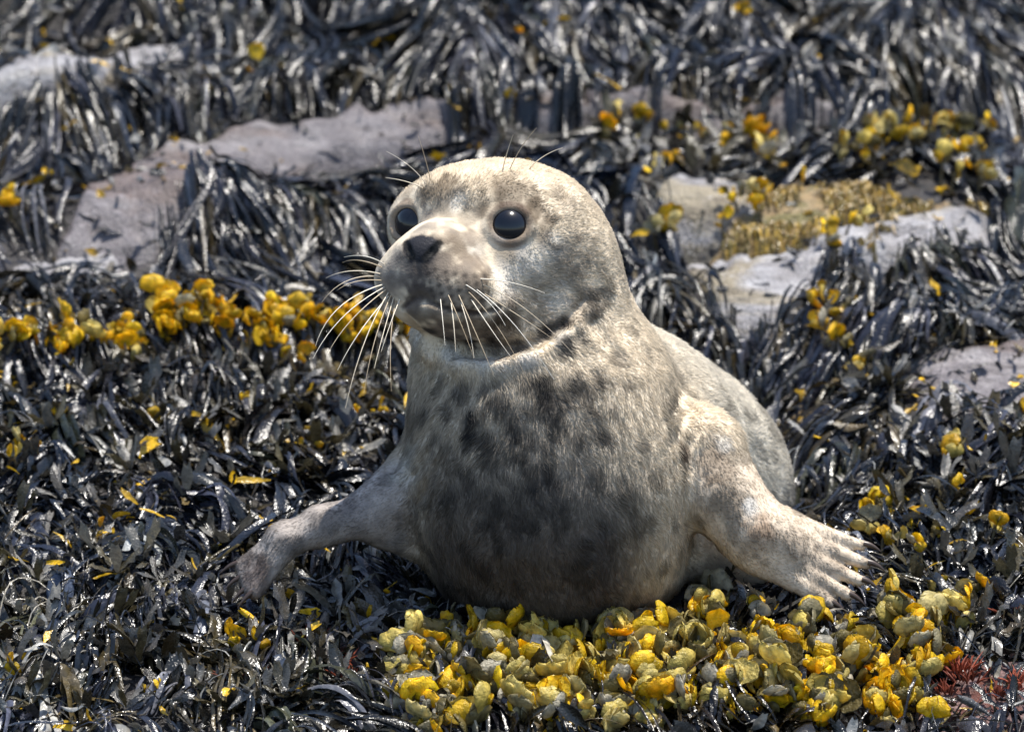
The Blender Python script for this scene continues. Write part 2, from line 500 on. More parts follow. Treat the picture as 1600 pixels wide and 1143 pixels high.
def sdf_core(p):
    # trunk: neck, chest, back
    d = chain(p, [((810, 470, 55), 150), ((820, 560, 48), 157), ((848, 650, 30), 188), ((860, 760, 40), 208), ((875, 820, 70), 190)], 70)
    d = smin(d, ell(p, (876, 838, 62), (187, 112, 172), I3), 60)
    d = smin(d, ell(p, (878, 896, 72), (172, 56, 152), I3), 50)
    d = smin(d, chain(p, [((870, 620, 90), 175), ((955, 735, 290), 218), ((1035, 782, 440), 208), ((1085, 800, 640), 170), ((1110, 800, 860), 100), ((1120, 800, 1010), 50)], 60), 50)
    # hind flippers, lying behind
    d = smin(d, chain(p, [((1118, 805, 980), 46), ((1150, 800, 1130), 40), ((1180, 790, 1230), 22)], 20), 25)
    d = smin(d, chain(p, [((1110, 805, 980), 46), ((1090, 800, 1140), 40), ((1080, 790, 1240), 22)], 20), 25)
    # flank fold below the right flipper
    d = smin(d, chain(p, [((1060, 850, 120), 62), ((1120, 872, 120), 42), ((1192, 900, 96), 18)], 30), 34)
    # right-hand flipper
    fl = chain(p, [((1030, 645, 125), 58), ((1098, 706, 32), 60), ((1126, 772, 6), 58), ((1180, 832, -8), 50), ((1225, 850, -6), 40)], 34)
    hand = None
    for a, b, ra, rb in R_DIG:
        e = rcone(p, a, b, ra, rb)
        hand = e if hand is None else smin(hand, e, 8)
    fl = smin(fl, hand, 26)
    d = smin(d, fl, 24)
    # left-hand flipper
    fl = chain(p, [((690, 720, 70), 62), ((640, 768, 50), 52), ((575, 803, 20), 31), ((505, 822, 5), 24), ((445, 844, -2), 20)], 40)
    hand = None
    for a, b, ra, rb in L_DIG:
        e = rcone(p, a, b, ra, rb)
        hand = e if hand is None else smin(hand, e, 30)
    fl = smin(fl, hand, 24)
    fl = smin(fl, chain(p, [((680, 850, 60), 40), ((600, 835, 40), 22)], 20), 34)
    d = smin(d, fl, 30)
    # head
    hd = ell(p, (787, 388, 6), (163, 140, 160))
    hd = smin(hd, ell(p, (850, 450, 10), (120, 118, 120), I3), 50)             # cheek and back of jaw
    hd = smin(hd, ell(p, (732, 318, -46), (116, 54, 72)), 34)                  # brow
    hd = smin(hd, ell(p, (790, 432, -92), (60, 52, 60)), 34)                   # cheek under the eye
    hd = smin(hd, ell(p, (738, 478, -88), (98, 62, 104)), 22)                  # lower jaw
    hd = smin(hd, ell(p, (654, 352, 8), (48, 46, 46), I3), 34)                 # side of the far eye
    mz = ell(p, (686, 428, -122), (84, 74, 88))                                # muzzle
    mz = smin(mz, ell(p, (698, 390, -138), (56, 46, 62)), 16)                  # bridge, level towards the nose
    mz = smin(mz, ell(p, (712, 447, -166), (64, 44, 47)), 18)                  # whisker pads
    mz = smin(mz, ell(p, (637, 441, -122), (50, 43, 46)), 22)
    mz = smin(mz, ell(p, (659, 398, -172), (34, 24, 28)), 16)                  # nose
    mz = smin(mz, ell(p, (692, 484, -138), (76, 32, 66)), 22)                  # chin
    hd = smin(hd, mz, 24)
    return smin(d, hd, 40)

def surf_many(xy, f=None):
    """points of the seal's front surface at the given (x, y) pairs"""
    f = f or sdf_core
    p = np.array([(x, y, -420.0) for x, y in xy])
    for k in range(130):
        v = f(p)
        p[:, 2] += np.where(np.abs(v) < .25, 0, np.where(p[:, 2] < 700, v * .75, 0))
    return p

def ngrad(p, f):
    p = np.asarray(p, float)
    T4 = np.array([[1, -1, -1], [-1, -1, 1], [-1, 1, -1], [1, 1, 1.]])
    g = sum(f(p + e * .8)[:, None] * e for e in T4)
    return g / (np.linalg.norm(g, axis=1)[:, None] + 1e-9)

def SP(x, y, f=None):
    return surf_many([(x, y)], f)[0]

EYES = []
for ex, ey in ((796, 354), (637, 349)):
    q = SP(ex, ey)
    n = ngrad(q[None], sdf_core)[0]
    if ex < 700: n = np.array([-.66, -.05, -.75])
    EYES.append((q - n * (23 if ex > 700 else 24), n, q))
ROLL = surf_many(((650, 522), (680, 549), (725, 567), (775, 573), (830, 560), (880, 532), (915, 490)))
CREASE = surf_many(((640, 498), (672, 527), (720, 546), (775, 551), (830, 538), (880, 508), (910, 470)))
MOUTH = surf_many(((630, 482), (643, 472), (656, 465), (668, 469), (690, 480), (718, 488), (750, 490), (782, 483)))
NOSTR = [surf_many(((646, 403), (640, 392), (637, 382))), surf_many(((668, 406), (678, 396), (688, 384)))]
PHIL = surf_many(((656, 412), (655, 440), (654, 464)))

def sdf(p):
    d = sdf_core(p)
    def near(c, r): return np.linalg.norm(p - np.asarray(c, float), axis=1) < r
    k = near((770, 500, -80), 260)
    if k.any():
        q = p[k]; e = d[k]
        e = smin(e, chain(q, [((c[0], c[1], c[2] + 6), (8, 13, 15, 14, 7, .5, .5)[i]) for i, c in enumerate(ROLL)], 10), 22)
        e = smax(e, -chain(q, [(c, (2, 8, 11, 11, 8, 2, .5)[i]) for i, c in enumerate(CREASE)], 8), 16)
        e = smax(e, -chain(q, [(c, 2.6 if 0 < i < 4 else 1.6) for i, c in enumerate(MOUTH)], 5), 9)
        for ns in NOSTR: e = smax(e, -chain(q, [(ns[0], 2.0), (ns[1], 5.5), (ns[2], 3.0)], 4), 4)
        e = smax(e, -chain(q, [(c, 1.8) for c in PHIL], 4), 6)
        d[k] = e
    for c, n, s in EYES:
        k = near(c, 90)
        if k.any():
            q = p[k]; e = d[k]
            r = q - s; hgt = r @ n; rv = r - hgt[:, None] * n; rad = np.sqrt((rv * rv).sum(1) + .65 * rv[:, 1] ** 2)
            e = smax(e, -(np.linalg.norm(q - (s + n * 14), axis=1) - 30), 18)      # socket
            tor = np.sqrt((rad - 33.5) ** 2 + (hgt + 1) ** 2) - 4.6                    # eyelids
            e = smin(e, tor, 17)
            d[k] = e
    return d

def surface_nets(f, lo, hi, h, band_h):
    lo = np.array(lo, float); hi = np.array(hi, float)
    nc = np.ceil((hi - lo) / band_h).astype(int)
    m = int(round(band_h / h))
    cx = [lo[i] + band_h * (np.arange(nc[i]) + .5) for i in range(3)]
    G = np.stack(np.meshgrid(*cx, indexing='ij'), -1).reshape(-1, 3)
    co = np.concatenate([f(g) for g in np.array_split(G, 8)])
    act = (np.abs(co) < band_h * 1.05).reshape(nc)
    Fv = np.repeat(np.repeat(np.repeat(np.sign(co).reshape(nc) * band_h, m, 0), m, 1), m, 2).astype(np.float32)
    msk = np.repeat(np.repeat(np.repeat(act, m, 0), m, 1), m, 2)
    ii = np.argwhere(msk)
    pts = lo + (ii + .5) * h
    val = np.concatenate([f(g) for g in np.array_split(pts, 12)])
    Fv[msk] = val
    sg = Fv < 0
    n = Fv.shape
    cellmix = np.zeros(tuple(k - 1 for k in n), np.uint8)
    for a in (0, 1):
        for b in (0, 1):
            for c in (0, 1):
                cellmix += sg[a:n[0] - 1 + a, b:n[1] - 1 + b, c:n[2] - 1 + c]
    ac = (cellmix > 0) & (cellmix < 8)
    cells = np.argwhere(ac)
    vid = np.full(ac.shape, -1, np.int64); vid[ac] = np.arange(len(cells))
    acc = np.zeros((len(cells), 3)); cnt = np.zeros(len(cells))
    cor = [(a, b, c) for a in (0, 1) for b in (0, 1) for c in (0, 1)]
    for a in cor:
        for ax in range(3):
            if a[ax]: continue
            b = list(a); b[ax] = 1
            va = Fv[cells[:, 0] + a[0], cells[:, 1] + a[1], cells[:, 2] + a[2]]
            vb = Fv[cells[:, 0] + b[0], cells[:, 1] + b[1], cells[:, 2] + b[2]]
            cr = (va < 0) != (vb < 0)
            t = np.where(cr, va / (va - vb + 1e-12), 0)
            pt = np.array(a, float)[None] + t[:, None] * np.eye(3)[ax][None]
            acc += np.where(cr[:, None], pt, 0); cnt += cr
    V = lo + (cells + acc / cnt[:, None] + .5) * h
    Fs = []
    for ax in range(3):
        u, w = (ax + 1) % 3, (ax + 2) % 3
        sl0 = [slice(1, -1)] * 3; sl1 = [slice(1, -1)] * 3
        sl0[ax] = slice(0, n[ax] - 1); sl1[ax] = slice(1, n[ax])
        A = sg[tuple(sl0)]; B = sg[tuple(sl1)]
        e = np.argwhere(A != B)
        flip = A[e[:, 0], e[:, 1], e[:, 2]]
        base = e.copy(); base[:, u] += 1; base[:, w] += 1
        q = []
        for du, dw in ((-1, -1), (0, -1), (0, 0), (-1, 0)):
            c = base.copy(); c[:, u] += du; c[:, w] += dw
            q.append(vid[c[:, 0], c[:, 1], c[:, 2]])
        q = np.stack(q, 1)
        q[~flip] = q[~flip][:, ::-1]
        Fs.append(q)
    Fq = np.concatenate(Fs)
    return V, Fq[(Fq >= 0).all(1)], co.reshape(nc)

VX = 4.0
SV, SF, COARSE = surface_nets(sdf, (330, 220, -300), (1400, 1110, 1290), VX, VX * 4)
fv = sdf(SV); g = ngrad(SV, sdf)
SV = SV - np.clip(fv, -3, 3)[:, None] * g
# slow unevenness of the loose skin
SV = SV - g * (3.2 * (vn(SV / 60.0, 31) - .5) + 1.8 * (vn(SV / 22.0, 32) - .5))[:, None]
# creases where the flippers leave the body
fold = np.exp(-((SV[:, 0] - 648) / 40) ** 2 - ((SV[:, 1] - 740) / 45) ** 2) + .7 * np.exp(-((SV[:, 0] - 1075) / 45) ** 2 - ((SV[:, 1] - 660) / 60) ** 2) * (SV[:, 2] < 150)
neckf = np.exp(-((SV[:, 0] - 940) / 55) ** 2 - ((SV[:, 1] - 520) / 60) ** 2) * (SV[:, 2] < 120)
SV = SV + g * (3.2 * neckf * np.sin((SV[:, 0] * .75 - SV[:, 1] * .45) / 5.5 + 4 * vn(SV / 40., 34)))[:, None]
SV = SV - g * (2.6 * fold * np.sin((SV[:, 0] * .8 + SV[:, 1] * .55) / 4.2 + 3 * vn(SV / 25., 33)))[:, None]
fnq = np.cross(SV[SF[:, 2]] - SV[SF[:, 0]], SV[SF[:, 3]] - SV[SF[:, 1]])
SNRM = np.zeros_like(SV)
for k in range(4): np.add.at(SNRM, SF[:, k], fnq)
SNRM /= np.linalg.norm(SNRM, axis=1)[:, None] + 1e-9
if (SNRM * g).sum(1).mean() < 0:
    SNRM = -SNRM; SF = SF[:, ::-1].copy()

# coat colours
BLOBS = []   # centre, radius, colour, strength
BR = (.22, .165, .11); DK = (.026, .024, .024); PALE = (.85, .79, .69)
BL = [
    (680, 302, 26, BR, .65), (655, 312, 18, BR, .5), (770, 305, 26, BR, .5), (810, 308, 26, BR, .6), (838, 330, 22, BR, .75), (848, 360, 20, BR, .7), (752, 322, 20, BR, .5),
    (722, 300, 14, BR, .3), (880, 318, 22, (.3, .25, .2), .4), (796, 398, 24, BR, .45), (880, 440, 38, (.49, .40, .30), .45), (905, 480, 30, (.40, .32, .24), .5), (850, 440, 34, (.49, .40, .30), .4), (612, 440, 26, (.42, .37, .31), .7), (620, 405, 20, (.45, .38, .31), .6), (712, 322, 16, PALE, .5), (618, 352, 10, PALE, .5), (688, 388, 9, (.7, .62, .52), .8), (656, 436, 20, (.07, .06, .055), .7), (776, 479, 7, (.06, .025, .02), .8), (735, 492, 16, (.49, .39, .29), .6), (600, 450, 16, (.3, .26, .22), .6),
    (920, 400, 22, BR, .35), (935, 470, 20, DK, .55), (945, 430, 16, BR, .4), (780, 372, 12, PALE, .6), (740, 395, 22, PALE, .5), (790, 440, 26, PALE, .5), (860, 385, 20, PALE, .4),
    (700, 372, 18, (.40, .31, .22), .7), (680, 374, 13, BR, .5), (718, 392, 26, (.34, .26, .18), .85), (735, 425, 30, (.36, .28, .2), .8), (745, 455, 26, (.34, .26, .18), .75), (700, 410, 26, (.3, .23, .165), .8),
    (612, 420, 18, (.42, .36, .3), .5), (700, 296, 22, BR, .5), (790, 296, 22, BR, .55), (825, 312, 20, BR, .6), (856, 345, 16, BR, .7), (850, 380, 14, BR, .6), (765, 330, 14, BR, .5), (640, 300, 16, BR, .4), (900, 350, 24, (.34, .28, .2), .4), (890, 400, 26, (.34, .27, .2), .45),
    (690, 440, 38, (.34, .275, .215), .65), (650, 430, 28, (.20, .165, .14), .75), (625, 440, 22, (.28, .24, .20), .6), (725, 460, 34, (.40, .32, .24), .55), (655, 452, 22, (.11, .09, .08), .75),
    (660, 488, 22, (.20, .16, .12), .7), (700, 500, 26, (.30, .235, .175), .65), (645, 484, 12, (.2, .16, .13), .6), (740, 515, 36, (.26, .2, .15), .75), (690, 520, 26, (.22, .17, .14), .8),
    (790, 525, 34, (.16, .12, .09), .6), (850, 500, 28, (.2, .15, .11), .5), (800, 492, 20, (.12, .08, .05), .6),
    (700, 560, 15, PALE, .6), (760, 572, 15, PALE, .6), (820, 560, 15, PALE, .5), (660, 530, 12, PALE, .6), (875, 530, 14, PALE, .5),
    (680, 354, 18, (.49, .41, .32), .75), (704, 352, 15, (.49, .41, .32), .6), (660, 366, 14, (.45, .38, .30), .6), (730, 372, 14, (.49, .40, .30), .5),
    (672, 518, 12, (.06, .05, .045), .8), (700, 533, 14, (.06, .05, .045), .85), (735, 541, 14, (.06, .05, .045), .9), (772, 544, 14, (.06, .05, .045), .9), (812, 535, 13, (.07, .055, .045), .85), (848, 520, 12, (.09, .07, .055), .8), (880, 500, 11, (.12, .09, .07), .7),  # shade under the jaw, painted into the throat colour
    (760, 610, 12, DK, .6), (700, 640, 14, DK, .6), (805, 655, 15, DK, .6), (760, 690, 16, DK, .6), (850, 650, 14, DK, .6), (725, 735, 18, DK, .5), (900, 600, 14, DK, .6), (815, 760, 20, DK, .5), (680, 680, 12, DK, .5), (945, 690, 13, (.12, .1, .09), .5), (975, 600, 10, (.2, .16, .12), .5), (1000, 690, 12, (.25, .2, .16), .4),
    (690, 332, 22, (.49, .41, .31), .75), (722, 346, 20, (.49, .41, .31), .75), (742, 376, 17, (.47, .38, .29), .7), (754, 410, 15, (.47, .38, .29), .6), (665, 340, 14, (.46, .38, .30), .6),
    # chest mottling
    (740, 660, 20, DK, .85), (735, 690, 14, DK, .6), (775, 632, 20, DK, .65), (720, 620, 18, DK, .6), (850, 610, 24, DK, .8), (885, 545, 16, DK, .8), (905, 530, 12, DK, .6), (820, 690, 22, DK, .6),
    (865, 672, 18, DK, .6), (820, 600, 14, DK, .5), (800, 395, 14, (.49, .40, .30), .5), (830, 410, 24, PALE, .4), (820, 460, 26, (.49, .39, .29), .4), (870, 470, 20, PALE, .35), (780, 600, 16, DK, .5), (690, 600, 16, DK, .5), (670, 640, 14, DK, .4), (880, 640, 16, DK, .6), (900, 690, 18, DK, .5), (840, 735, 24, DK, .55),
    (780, 720, 22, DK, .5), (930, 590, 14, (.2, .16, .12), .6), (960, 560, 14, (.2, .16, .12), .5), (915, 620, 14, DK, .45), (925, 660, 16, DK, .4), (700, 700, 16, DK, .4), (870, 780, 26, DK, .5), (930, 745, 20, DK, .4),
    (760, 780, 26, DK, .4), (700, 770, 20, DK, .35), (820, 640, 14, DK, .5), (795, 665, 12, DK, .4), (960, 640, 12, (.2, .17, .14), .4),
    (1065, 705, 13, (.10, .06, .04), .8), (985, 520, 12, (.18, .14, .1), .5), (990, 500, 10, DK, .4), (1010, 545, 12, (.2, .16, .12), .4),
    # flippers
    (1110, 720, 30, (.36, .27, .19), .6), (1130, 780, 30, (.38, .29, .2), .6), (1185, 825, 20, (.34, .18, .09), .55), (1170, 790, 12, (.75, .7, .62), .7), (1180, 850, 26, (.38, .28, .19), .5),
    (1240, 850, 20, (.33, .25, .18), .45), (1130, 690, 12, PALE, .5), (1300, 930, 14, (.2, .14, .1), .5), (1290, 880, 30, (.46, .37, .28), .5),
    (400, 900, 30, (.16, .11, .09), .6), (380, 880, 22, (.15, .11, .09), .5), (560, 830, 40, (.3, .27, .26), .4), (640, 720, 30, (.62, .58, .5), .5),
]
for (x, y, r, c, s_), q in zip(BL, surf_many([(k[0], k[1]) for k in BL])): BLOBS.append((q, r, np.array(c), s_))

DKM = .8
def coat(p):
    n = len(p)
    big = vn(p / 45.0, 41); mid = vn(p / 17.0, 42); fine = vn(p / 7.0, 43)
    pale = np.array([.70, .585, .43]); back = np.array([.68, .615, .50])
    t = sstep(0, 260, p[:, 2])[:, None]
    c = pale * (1 - t) + back * t
    # darker belly and lower chest coat, with the shade there painted in
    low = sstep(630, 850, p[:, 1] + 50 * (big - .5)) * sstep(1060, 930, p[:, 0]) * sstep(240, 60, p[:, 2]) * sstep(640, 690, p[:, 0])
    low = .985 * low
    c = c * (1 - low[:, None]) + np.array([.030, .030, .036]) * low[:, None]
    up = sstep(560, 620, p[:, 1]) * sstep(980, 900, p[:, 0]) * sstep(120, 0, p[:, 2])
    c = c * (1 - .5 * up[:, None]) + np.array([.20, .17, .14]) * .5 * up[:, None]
    # flippers are bare-ish tan skin
    rf = sstep(1060, 1110, p[:, 0]) * sstep(690, 740, p[:, 1]) * sstep(150, 90, p[:, 2])
    c = c * (1 - .6 * rf[:, None]) + np.array([.58, .47, .36]) * .6 * rf[:, None]
    lf = sstep(660, 620, p[:, 0]) * sstep(700, 740, p[:, 1])
    c = c * (1 - .7 * lf[:, None]) + np.array([.30, .27, .26]) * .7 * lf[:, None]
    # general mottling, stronger on trunk
    mo = sstep(.56, .74, vn(p / np.array([26., 34., 30.]), 44)) * (.08 + .5 * sstep(500, 620, p[:, 1]))
    c = c * (1 - .8 * mo[:, None])
    fr = np.where(p[:, 2] < 260)[0]; pf = p[fr]
    for (b, r, col, s) in BLOBS:
        k = np.where((np.abs(pf[:, 0] - b[0]) < 2.2 * r) & (np.abs(pf[:, 1] - b[1]) < 2.5 * r))[0]
        if not len(k): continue
        dd = np.linalg.norm((pf[k] - b) * np.array([1, .85, .8]), axis=1)
        k = fr[k]
        w = s * 1.15 * sstep(1.5 * r, .45 * r, dd + r * 1.1 * (mid[k] - .5) + r * .6 * (fine[k] - .5))
        w = np.clip(w, 0, .96)[:, None]
        c[k] = c[k] * (1 - w) + col * (DKM if col[0] < .04 else .62 if col[0] < .5 else .9) * w
    c = c * (.78 + .26 * mid + .22 * fine)[:, None]
    # whisker dots in rows on the pads
    k = np.where(np.linalg.norm(p - np.array([700, 445, -180]), axis=1) < 140)[0]
    for q in DOTS:
        w = .9 * np.exp(-(np.linalg.norm(p[k] - q, axis=1) / 4.8) ** 2)[:, None]
        c[k] = c[k] * (1 - w) + np.array([.03, .025, .022]) * w
    # nose leather, lips, eyelids
    dn = np.linalg.norm((p - NOSE) * np.array([1, 1.25, .8]), axis=1)
    w = sstep(32, 26, dn + 6 * (fine - .5))[:, None]
    c = c * (1 - w) + np.array([.022, .022, .026]) * w
    for q0, q1 in zip(MOUTH[:-1], MOUTH[1:]):
        w = .85 * sstep(6.0, 2.8, rcone(p, q0, q1, 0, 0))[:, None]
        c = c * (1 - w) + np.array([.03, .022, .02]) * w
    for ns in NOSTR:
        for q0, q1 in zip(ns[:-1], ns[1:]):
            w = .9 * sstep(9, 5, rcone(p, q0, q1, 0, 0))[:, None]
            c = c * (1 - w) + np.array([.008, .008, .008]) * w
    for q0, q1 in zip(CREASE[1:-2], CREASE[2:-1]):  # throat crease: its shade painted as a dark band
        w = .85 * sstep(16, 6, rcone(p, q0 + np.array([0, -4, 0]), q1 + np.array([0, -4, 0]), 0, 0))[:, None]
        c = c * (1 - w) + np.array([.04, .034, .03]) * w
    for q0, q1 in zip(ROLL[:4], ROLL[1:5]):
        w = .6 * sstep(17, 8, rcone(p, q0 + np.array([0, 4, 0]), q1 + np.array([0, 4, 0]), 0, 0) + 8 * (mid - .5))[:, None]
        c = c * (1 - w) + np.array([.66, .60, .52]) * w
    for ec, en, es in EYES:
        w = .7 * sstep(44, 39, np.linalg.norm(p - ec - en * 6, axis=1))[:, None]
        c = c * (1 - w) + np.array([.07, .042, .03]) * w
    return np.clip(c, .01, .9)

NOSE = SP(659, 392) + np.array([0, 0, 4])
DOTS = surf_many([(668 + j * 15 + i * 3, 424 + i * 12 + j * 2.5 - (j - 3) ** 2 * .6) for i in range(5) for j in range(7)])

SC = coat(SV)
m, nt, b, out = new_mat('seal_skin')
M_SKIN = m
c = nd(nt, 'ShaderNodeAttribute', attribute_name='col').outputs['Color']
nt.links.new(c, b.inputs['Base Color'])
b.inputs['Roughness'].default_value = .55
b.inputs['Specular IOR Level'].default_value = .12
tcn = nd(nt, 'ShaderNodeTexCoord')
nz = nd(nt, 'ShaderNodeTexNoise', i_Scale=420.0, i_Detail=3.0)
nt.links.new(tcn.outputs['Object'], nz.inputs['Vector'])
bump(nt, b, nz.outputs[0], .35, .002)

seal_base = W(880, 950, 150); seal_base[2] = 0.0
seal = empty('seal', Vector(seal_base), label='pale grey seal pup with dark spotted chest propped up on spread front flippers', category='seal')
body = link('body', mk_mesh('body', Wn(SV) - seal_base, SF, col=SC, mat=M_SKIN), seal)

# fur
m, nt, b, out = new_mat('seal_fur')
M_FUR = m
hc = nd(nt, 'ShaderNodeAttribute', attribute_name='col').outputs['Color']
nt.nodes.remove(b)
d1 = nd(nt, 'ShaderNodeBsdfDiffuse'); d2 = nd(nt, 'ShaderNodeBsdfTranslucent'); d3 = nd(nt, 'ShaderNodeBsdfGlossy', i_Roughness=.35)
d3.inputs[0].default_value = (.8, .8, .8, 1)
nt.links.new(hc, d1.inputs[0]); nt.links.new(hc, d2.inputs[0])
hn = nd(nt, 'ShaderNodeAttribute', attribute_name='nrm').outputs['Vector']
for d_ in (d1, d2): nt.links.new(hn, d_.inputs['Normal'])
mx = nd(nt, 'ShaderNodeMixShader', i_0=.10); nt.links.new(d1.outputs[0], mx.inputs[1]); nt.links.new(d2.outputs[0], mx.inputs[2])
mx2 = nd(nt, 'ShaderNodeMixShader', i_0=.012); nt.links.new(mx.outputs[0], mx2.inputs[1]); nt.links.new(d3.outputs[0], mx2.inputs[2])
nt.links.new(mx2.outputs[0], out.inputs[0])

NH = 190000
qa = SV[SF]
ar = .5 * np.linalg.norm(np.cross(qa[:, 2] - qa[:, 0], qa[:, 3] - qa[:, 1]), axis=1)
ctr = qa.mean(1)
wz = Wn(ctr)
vis = (wz[:, 2] > h_base(wz[:, 0], wz[:, 1]) - .01).astype(float)
fn = SNRM[SF[:, 0]]
facing = np.where(fn[:, 2] < .35, 1.0, .3)
headw = np.where((ctr[:, 1] < 600), 1.7, 1.0)
pr = ar * vis * facing * headw; pr /= pr.sum()
fi = rng.choice(len(SF), NH, p=pr)
u = rng.random((NH, 1)); v = rng.random((NH, 1))
q = qa[fi]
root = (q[:, 0] * (1 - u) + q[:, 1] * u) * (1 - v) + (q[:, 3] * (1 - u) + q[:, 2] * u) * v
nrm = SNRM[SF[fi, 0]]
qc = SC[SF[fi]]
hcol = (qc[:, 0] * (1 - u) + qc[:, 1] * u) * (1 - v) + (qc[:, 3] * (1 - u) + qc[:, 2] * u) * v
keep = np.ones(NH, bool)
for ec, en, es in EYES: keep &= np.linalg.norm(root - ec - en * 4, axis=1) > 36
keep &= np.linalg.norm((root - NOSE) * np.array([1, 1.2, .8]), axis=1) > 30
for q0, q1 in zip(MOUTH[:-1], MOUTH[1:]): keep &= rcone(root, q0, q1, 0, 0) > 5
root = root[keep]; nrm = nrm[keep]; n = len(root)
# lay of the coat
head_w = sstep(640, 520, root[:, 1]) * sstep(220, 60, root[:, 2])
nose_c = np.array([655, 400, -190.])
fl_head = root - nose_c; fl_head /= np.linalg.norm(fl_head, axis=1)[:, None]
fl_body = np.tile(np.array([.10, 1.0, .25]), (n, 1))
fl_body[:, 0] += .6 * (root[:, 0] - 850) / 220
bk = sstep(60, 200, root[:, 2])[:, None]
fl_body = fl_body * (1 - bk) + np.array([.45, .45, .9]) * bk
rf = (sstep(1060, 1110, root[:, 0]) * sstep(660, 720, root[:, 1]) * sstep(190, 120, root[:, 2]))[:, None]
fl_body = fl_body * (1 - rf) + np.array([.75, .6, -.1]) * rf
lf = (sstep(670, 610, root[:, 0]) * sstep(690, 730, root[:, 1]))[:, None]
fl_body = fl_body * (1 - lf) + np.array([-.85, .4, -.1]) * lf
flow = fl_head * head_w[:, None] * 1.6 + fl_body * (1 - head_w)[:, None]
wob = np.stack([vn(root / 34., 60 + i) - .5 for i in range(3)], 1) * 1.3 + np.stack([vn(root / 11., 70 + i) - .5 for i in range(3)], 1) * .8
flow = flow / np.linalg.norm(flow, axis=1)[:, None] + wob + rng.normal(0, .16, (n, 3))
flow -= (flow * nrm).sum(1)[:, None] * nrm
flow /= np.linalg.norm(flow, axis=1)[:, None] + 1e-6
ln = 13.0 * (1 - head_w) + 8.5 * head_w
dm = np.linalg.norm(root - np.array([665, 440, -160]), axis=1)
ln = ln * (.22 + .78 * sstep(80, 160, dm))
for ec, en, es in EYES: ln = ln * (.35 + .65 * sstep(40, 80, np.linalg.norm(root - ec, axis=1)))
flip = np.maximum(rf[:, 0], lf[:, 0])
ln = ln * (1 - .5 * flip) * rng.uniform(.6, 1.35, n)
lift = (.30 + .35 * vn(root / 14., 80) + rng.normal(0, .08, n))
pts = np.empty((n, 4, 3))
for j, t in enumerate((0, .33, .67, 1.0)):
    pts[:, j] = root - nrm * 1.0 + flow * (ln * t)[:, None] + nrm * (ln * lift * (t - .35 * t * t))[:, None]
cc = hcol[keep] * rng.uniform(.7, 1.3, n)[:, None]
hcv = bpy.data.hair_curves.new('fur')
hcv.add_curves([4] * n)
hcv.attributes['position'].data.foreach_set('vector', (Wn(pts.reshape(-1, 3)) - seal_base).astype(np.float32).ravel())
ra = hcv.attributes.get('radius') or hcv.attributes.new('radius', 'FLOAT', 'POINT')
rr = np.tile(np.array([.42, .40, .30, .08]), (n, 1)) * .00060
ra.data.foreach_set('value', rr.astype(np.float32).ravel())
ca = hcv.attributes.new('col', 'FLOAT_COLOR', 'CURVE')
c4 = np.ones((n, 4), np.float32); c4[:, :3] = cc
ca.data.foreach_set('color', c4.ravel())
na = hcv.attributes.new('nrm', 'FLOAT_VECTOR', 'CURVE')
hn_ = nrm + flow * .25 + rng.normal(0, .12, (n, 3)); hn_ /= np.linalg.norm(hn_, axis=1)[:, None]
na.data.foreach_set('vector', Wdir(hn_).astype(np.float32).ravel())
hcv.materials.append(M_FUR)
fur = link('fur', hcv, seal)

# eyes
def uv_sphere(r, nu=32, nv=20):
    V, F = [], []
    for i in range(nv + 1):
        a = math.pi * i / nv
        for j in range(nu):
            bb = 2 * math.pi * j / nu
            V.append((r * math.sin(a) * math.cos(bb), r * math.sin(a) * math.sin(bb), r * math.cos(a)))
    for i in range(nv):
        for j in range(nu):
            F.append((i * nu + j, i * nu + (j + 1) % nu, (i + 1) * nu + (j + 1) % nu, (i + 1) * nu + j))
    return np.array(V), np.array(F)
M_EYE, nt, b, out = new_mat('seal_eye')
tcn = nd(nt, 'ShaderNodeTexCoord')
sep = nd(nt, 'ShaderNodeSeparateXYZ'); nt.links.new(tcn.outputs['Normal'], sep.inputs[0])
ec_ = ramp(nt, sep.outputs[2], [(.55, (.03, .018, .012)), (.68, (.008, .007, .009)), (.80, (.004, .005, .008))])
nt.links.new(ec_, b.inputs['Base Color'])
b.inputs['Roughness'].default_value = .16
b.inputs['Coat Weight'].default_value = .0
b.inputs['Coat Roughness'].default_value = .03
EV, EF = uv_sphere(35.5 * S)
eye_me = mk_mesh('eye', EV, EF, mat=M_EYE)
for ec, en, es in EYES:
    o = link('eye', eye_me, seal)
    wd = Vector(Wdir(en[None])[0])
    o.rotation_euler = wd.to_track_quat('Z', 'Y').to_euler()
    o.location = Vector(W(*ec) - seal_base)

